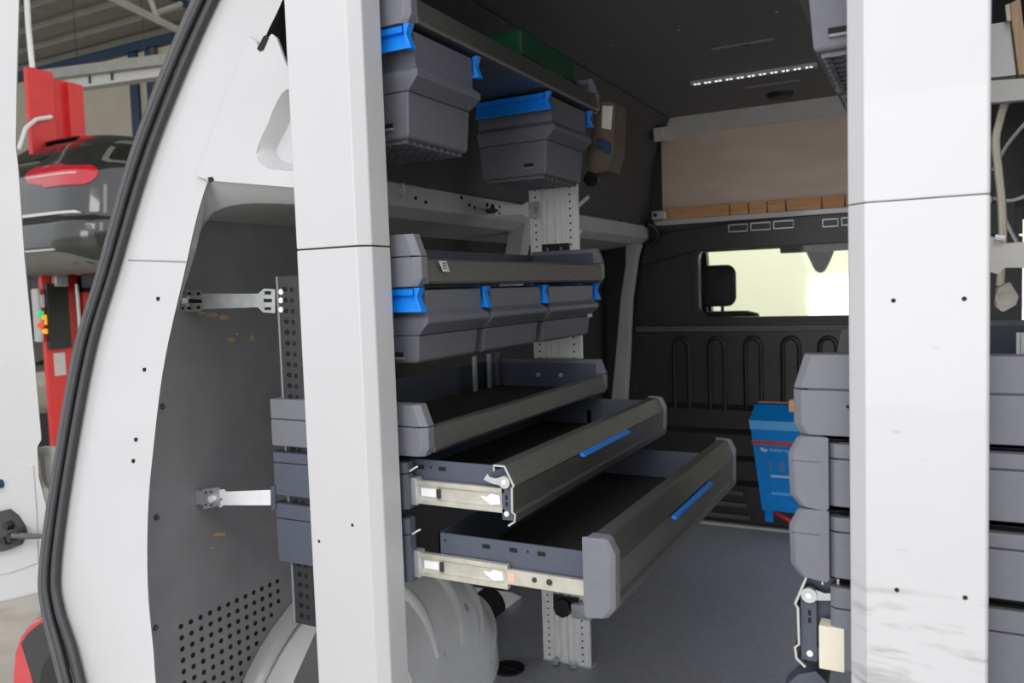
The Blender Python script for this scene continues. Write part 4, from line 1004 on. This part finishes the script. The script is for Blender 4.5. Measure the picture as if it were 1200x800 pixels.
t = wall_bracket('flat zinc bracket from the lining to the black perforated rail, upper one', [(220, 340), (233, 340), (237, 344), (302, 344), (309, 338), (322, 339), (322, 367), (308, 366), (302, 360), (237, 362), (233, 365), (220, 365)], 1.262, [[(209, 340), (219, 339), (219, 365), (209, 364)]], [], 'zinc', [(221, 344, .0035), (232, 344, .0035), (221, 361, .0035), (232, 360, .0035), (214, 343, .003), (214, 361, .003)])
for q in ([(221, 350), (236, 351), (236, 355), (221, 355)], [(310, 341), (317, 341), (317, 345), (310, 345)], [(309, 350), (318, 350), (318, 354), (309, 354)], [(310, 360), (317, 360), (317, 363), (310, 363)]):
    MB().slab([PY(x, y, 1.2605) for x, y in q], (0, .002, 0)).build('bracket_slot', 'hole_black', t)
p = PY(215, 352, 1.255); MB().cyl((p.x, 1.248, p.z), (p.x, 1.262, p.z), .007, 6).build('bolt', 'zinc_light', t)
for yy in (342, 352, 363):
    p = PY(324, yy, 1.25); MB().cyl((p.x, 1.262, p.z), (p.x, 1.275, p.z), .0065, 6).build('bolt', 'zinc_light', t)
p0 = PY(214, 352, 1.262); MB().box(-1.499, p0.x + .006, 1.262, 1.268, p0.z - .017, p0.z + .017).build('wall_foot', 'zinc', t)
t = wall_bracket('short bright zinc bracket on the lining beside the closed drawer housings', [(256, 574), (261, 573), (264, 576), (317, 574), (317, 592), (262, 592), (257, 595), (256, 588), (261, 585), (256, 582)], 1.262, [[(237, 573), (256, 571), (258, 592), (238, 597)]], [], 'zinc_light', [(241, 577, .002), (247, 576, .002), (241, 591, .002), (247, 592, .002)])
p = PY(249, 584, 1.255); MB().cyl((p.x, 1.248, p.z), (p.x, 1.262, p.z), .008, 6).build('bolt', 'zinc_light', t)
p0 = PY(240, 584, 1.262); MB().box(-1.499, p0.x + .006, 1.262, 1.268, p0.z - .016, p0.z + .016).build('wall_foot', 'zinc', t)
MB().slab([PY(x, y, 1.247) for x, y in ((317, 570), (322, 569), (323, 597), (318, 598))], (0, .004, 0)).build('bracket_end', 'steel_blue_grey', t)
t = wall_bracket('short bright bracket between the waist rail and the far aluminium rail', [(580, 240), (588, 239), (592, 240), (612, 240), (618, 236), (620, 237), (620, 254), (617, 254), (611, 251), (590, 252), (581, 253), (580, 249), (585, 247), (580, 244)], 2.225, [], [[(619, 237), (631, 236), (632, 256), (620, 256)]], 'zinc_light', [(585, 242, .003), (585, 250, .003)])
p = PY(625, 246, 2.22); MB().cyl((p.x, 2.21, p.z), (p.x, 2.225, p.z), .013, 6).build('bolt', 'zinc', t)
a = PY(575, 247, 2.225); MB().box(-1.249, PY(586, 247, 2.225).x, 2.229, 2.235, a.z - .008, a.z + .008).build('wall_foot', 'rubber', t)
for (a_, b_, lab) in (((670, 248), (690, 230), 'upper pale rod behind the far aluminium rail'), ((672, 232), (677, 226), 'short pale rod end behind the far aluminium rail'), ((676, 278), (682, 269), 'lower pale rod behind the far aluminium rail')):
    o = MB().tube([PY(*a_, 2.25), PY(*b_, 2.25)], .006, 8).build('rod', 'body_grey'); tag(o, lab, 'rod')
o = MB().slab([PX(x, y, -1.17) for x, y in ((765, 150), (781, 149), (782, 166), (766, 166))], (0.05, 0, 0)).build('sensor_box', 'carton_white', None, bevel=.004)
tag(o, 'small white box high on the left wall next to the brown board', 'box')
t = thing('roof_clip', 'small zinc clip where waist rail meets the wood strip', 'clip', (-1.20, 3.85, .33))
p = PY(768, 252, 3.80)
MB().box(p.x - .02, p.x + .05, 3.80, 3.83, p.z - .022, p.z + .02).build('clip_body', 'zinc', t, bevel=.005)
MB().cyl((p.x, 3.79, p.z), (p.x, 3.81, p.z), .010, 6).build('clip_screw', 'hole_black', t)

# things on the trays
t = thing('green_case', 'dark green plastic case on the top left tray', 'case', (-1.04, 2.03, ZT1 + .016))
MB().box(-1.06, -.90, 1.82, 2.15, ZT1 + .016, ZT1 + .150).build('body', 'green_plastic', t, bevel=.012)
MB().box(-1.064, -.896, 1.816, 2.154, ZT1 + .085, ZT1 + .095).build('lid_seam', 'green_plastic', t, bevel=.002)
MB().tube([(-.90, 1.92, ZT1 + .07), (-.884, 1.92, ZT1 + .07), (-.884, 2.02, ZT1 + .07), (-.90, 2.02, ZT1 + .07)], .007, 8).build('handle', 'green_plastic', t)
t = thing('carton', 'brown cardboard carton hanging behind the far end of the top tray', 'carton', (-.93, 2.27, .36))
MB().slab([PY(x, y, 2.222) for x, y in ((700, 118), (721, 120), (719, 178), (712, 200), (690, 205), (686, 185))], (0, .10, 0)).build('board', 'cardboard', t, bevel=.004)
MB().slab([PY(x, y, 2.220) for x, y in ((706, 124), (718, 124), (716, 152), (705, 150))], (0, .004, 0)).build('pale_flap', 'carton_white', t)
MB().slab([PY(x, y, 2.219) for x, y in ((699, 160), (716, 166), (715, 182), (699, 174))], (0, .004, 0)).build('print_band', 'steel_navy', t)
o = MB().cyl(PY(692, 211, 2.225), PY(692, 203, 2.225) + Vector((0, .03, 0)), .022, 16).build('black_cap', 'black_plastic'); tag(o, 'round black cap under the far end of the top left tray', 'cap')
for k, (px, m) in enumerate(((560, 'zinc'), (577, 'zinc'), (587, 'cap_light'))):
    p = PX(px, 440, -1.19); o = MB().box(-1.205, -1.195, p.y - .008, p.y + .008, ZT3 + .016, ZT3 + .12).build('divider_pin', m, None, bevel=.002)
    tag(o, ('first', 'second', 'third')[k] + ' small upright pin at the back of the empty open tray', 'pin', 'pins at the back of the open tray')

# floor drain
t = thing('floor_drain', 'round black drain ring in the grey floor beside the aluminium rail', 'drain', (-1.178, 2.15, ZF))
MB().ring((-1.17, 2.13, ZF), (0, 0, 1), .036, .050, .006).build('ring', 'black_plastic', t, bevel=.0015)
MB().cyl((-1.17, 2.13, ZF - .001), (-1.17, 2.13, ZF + .002), .038, 24).build('cup', 'hole_black', t)
MB().box(-1.19, -1.15, 2.125, 2.135, ZF + .001, ZF + .004).build('bar', 'rubber', t)

# inverter, leaning in front of the bulkhead
yi = 3.76
pt = lambda x, y, Y=yi: PY(x, y, Y)
a = pt(878, 492); b = pt(893, 598)
W_ = 0.36; Hh = a.z - b.z
t = thing('inverter', 'blue inverter box with red stripe standing by the bulkhead', 'inverter', (b.x + .13, yi + .06, pt(893, 612).z))
def il(z, yo=0.0):
    f = (z - b.z) / Hh; return b.x + (a.x - b.x) * f
def ibox(nm, z0, z1, x0f, x1f, y0, y1, m, bev=0.0):
    g = MB(); g.loft([[(il(z) + x0f, y0, z), (il(z) + x1f, y0, z), (il(z) + x1f, y1, z), (il(z) + x0f, y1, z)] for z in (z0, z1)])
    return g.build(nm, m, t, bevel=bev)
ibox('case', b.z, a.z, 0, W_, yi, yi + .125, 'inverter_blue', .004)
g = MB(); g.loft([[(a.x, yi, a.z + .001), (a.x + W_, yi, a.z + .001), (a.x + W_, yi + .125, a.z + .001), (a.x, yi + .125, a.z + .001)], [(a.x + .012, yi + .07, a.z + .065), (a.x + W_, yi + .07, a.z + .065), (a.x + W_, yi + .125, a.z + .065), (a.x + .012, yi + .125, a.z + .065)]])
g.build('sloped_top', 'inverter_blue', t, bevel=.003)
ibox('pale_band', a.z - .042, a.z + .000, -.0012, W_ + .001, yi - .0015, yi + .12, 'inverter_light')
zr_ = pt(885, 518).z
ibox('red_stripe', zr_ - .009, zr_ + .009, -.0015, W_ + .001, yi - .002, yi + .12, 'signal_red')
MB().box(b.x + .05, b.x + .30, yi + .12, YB - .001, b.z + .08, a.z - .08).build('mounting_plate', 'rubber', t)
MB().box(b.x + .01, b.x + .045, yi + .02, yi + .05, pt(893, 612).z, b.z + .002).build('foot', 'inverter_blue', t)
MB().box(b.x + .30, b.x + .335, yi + .02, yi + .05, pt(893, 612).z, b.z + .002).build('foot', 'inverter_blue', t)
def text(s_, size, x, z, m, nm='lettering', y=None):
    cu = bpy.data.curves.new('lettering', 'FONT'); cu.body = s_; cu.size = size; cu.extrude = 0.0006
    ob = bpy.data.objects.new('tmp', cu); COL.objects.link(ob)
    dg = bpy.context.evaluated_depsgraph_get(); me = bpy.data.meshes.new_from_object(ob.evaluated_get(dg))
    bpy.data.objects.remove(ob)
    o = bpy.data.objects.new(nm, me); COL.objects.link(o); me.materials.append(M[m]); o.parent = t
    o.location = Vector((x, (y if y is not None else yi - .0022), z + H)) - Vector(t['base']); o.rotation_euler = (math.radians(90), 0, 0)
    return o
zc = pt(885, 526).z
MB().ext('y', [(il(zc) + .030, zc + .006), (il(zc) + .042, zc + .010), (il(zc) + .052, zc), (il(zc) + .060, zc + .004), (il(zc) + .066, zc - .004), (il(zc) + .052, zc - .010), (il(zc) + .036, zc - .004)], yi - .0025, yi - .0005).build('logo_mark', 'print_white', t)
text('victron energy', .022, il(zc) + .070, zc - .006, 'print_white')
z = pt(885, 556).z; ibox('type_print', z - .005, z + .005, .062, .20, yi - .0022, yi - .0005, 'print_white')
for k in range(4): 
    z = pt(885, 540 + k * 3).z; ibox('indicator_print', z - .004, z + .004, .058 + .0 * k, .074, yi - .0018, yi - .0005, 'print_grey')
    ibox('indicator_print', z - .004, z + .004, .105, .130, yi - .0018, yi - .0005, 'print_grey')
z = pt(885, 540).z; ibox('warning_print', z - .008, z + .006, .18, .205, yi - .0018, yi - .0005, 'print_grey')
z = pt(885, 576).z; ibox('rating_plate', z - .006, z + .006, .055, .21, yi - .0022, yi - .0005, 'inverter_light')
o = MB().tube([PY(908, 601, 3.72), PY(918, 606, 3.70), PY(930, 612, 3.70), PY(945, 619, 3.72), (PY(960, 625, 3.72).x, 3.74, ZF + .010)], .010, 8).build('red_cable', 'cable_red'); tag(o, 'thick red cable leaving the underside of the blue inverter', 'cable')
o = MB().box(pt(882, 471).x, pt(990, 471).x, 3.886, 3.899, pt(882, 473, 3.89).z - .016, pt(882, 471, 3.89).z + .006).build('wood_batten', 'wood_strip', None, bevel=.002); tag(o, 'thin orange wooden batten behind the top of the inverter', 'batten')
p = PY(929, 475, 2.2); o = MB().box(p.x - .008, -.1865, 2.185, 2.215, p.z - .016, p.z + .016).build('orange_block', 'wood_strip', None, bevel=.003); tag(o, 'small orange block beside the right shelf tray', 'block')

# behind / beside the right post
ys = 1.55
o = MB().slab([PY(x, y, ys) for x, y in ((1120, 97), (1215, 90), (1215, 116), (1120, 124))], (0, .02, 0)).build('cross_member', 'body_grey', None, bevel=.003)
tag(o, 'grey steel cross member right of the right white post', 'beam')
o = MB().slab([PY(x, y, ys + .02) for x, y in ((1125, 34), (1184, 24), (1192, 88), (1125, 95))], (0, .05, 0)).build('white_carton', 'post_paint', None, bevel=.003)
tag(o, 'white box standing on the grey cross member behind the right post', 'box')
o = MB().slab([PY(x, y, ys + .005) for x, y in ((1183, 4), (1196, -3), (1206, 86), (1194, 88))], (0, .06, 0)).build('plywood_board', 'plywood', None, bevel=.002)
tag(o, 'upright plywood board at the top right corner, striped edge', 'board')
o = MB().slab([PY(x, y, ys) for x, y in ((1178, 6), (1183, 4), (1185, 24), (1180, 24))], (0, .02, 0)).build('wood_offcut', 'cable_beige', None); tag(o, 'small pale wood offcut leaning on the plywood board', 'offcut')
o = MB().tube(interp([PY(x, y, 1.60) for x, y in ((1178, 118), (1172, 140), (1167, 165), (1170, 200), (1174, 240), (1175, 290), (1172, 335))], 5), .0065, 8).build('beige_cable', 'cable_beige'); tag(o, 'beige cable hanging beside the right white post', 'cable')
t = thing('plug', 'beige mains plug hanging on the cable beside the right post', 'plug', (PY(1180, 365, 1.58).x, 1.58, PY(1180, 365, 1.58).z))
MB().slab([PY(x, y, 1.57) for x, y in ((1168, 337), (1184, 329), (1195, 347), (1192, 358), (1175, 367), (1166, 360))], (0, .035, 0)).build('plug_body', 'cable_beige', t, bevel=.006)
p = PY(1177, 349, 1.568); MB().ring((p.x, 1.572, p.z), (0, -1, 0), .010, .013, .004).build('socket_ring', 'carton_white', t)
t = thing('post_bracket', 'white flanged bracket right of the right white post', 'bracket', (PY(1180, 300, 1.5).x, 1.5, PY(1180, 315, 1.5).z))
MB().slab([PY(x, y, 1.50) for x, y in ((1158, 276), (1172, 279), (1176, 285), (1215, 282), (1215, 314), (1178, 314), (1170, 322), (1158, 318))], (0, .006, 0)).build('plate', 'carton_white', t, bevel=.002)
MB().tube([PY(1166, 278, 1.49), PY(1178, 279, 1.49)], .005, 8).build('lip', 'zinc_light', t)
for k, pth in enumerate((((1164, 200), (1180, 170), (1205, 140)), ((1164, 232), (1185, 235), (1210, 226)), ((1170, 236), (1180, 262), (1192, 285)))):
    o = MB().tube(interp([PY(x, y, 1.75) for x, y in pth], 4), .0035, 6).build('thin_wire', 'body_grey')
    tag(o, ('upper slanting', 'level', 'lower drooping')[k] + ' thin grey wire beside the right white post', 'wire', 'thin wires beside the right post')
for k, px in enumerate((1193, 1198)):
    p = PY(px, 400, 1.90); o = MB().box(p.x - .003, p.x + .003, 1.895, 1.905, -.213, -.12).build('metal_pin', 'zinc_light'); tag(o, ('left', 'right')[k] + ' of two bright pins on the right shelf tray', 'pin', 'pins on the right shelf tray')
o = MB().slab([PY(x, y, 2.235) for x, y in ((985, 386), (1003, 383), (1003, 412), (980, 414))], (0, .02, 0)).build('rail_gusset', 'rubber_light', None, bevel=.004); tag(o, 'dark grey gusset plate above the right shelf tray', 'plate')
t = thing('rail_bracket', 'white bracket under the far end of the top right tray', 'bracket', (PY(1005, 145, 2.2).x, 2.2, PY(1005, 155, 2.2).z))
MB().slab([PY(x, y, 2.20) for x, y in ((998, 134), (1012, 134), (1014, 158), (1001, 157))], (0, .01, 0)).build('plate', 'carton_white', t, bevel=.003)
MB().slab([PY(x, y, 2.21) for x, y in ((1002, 157), (1010, 157), (1018, 178), (1012, 178))], (0, .01, 0)).build('arm', 'zinc_light', t, bevel=.002)

for o in list(S.objects):
    if 'base' in o: del o['base']
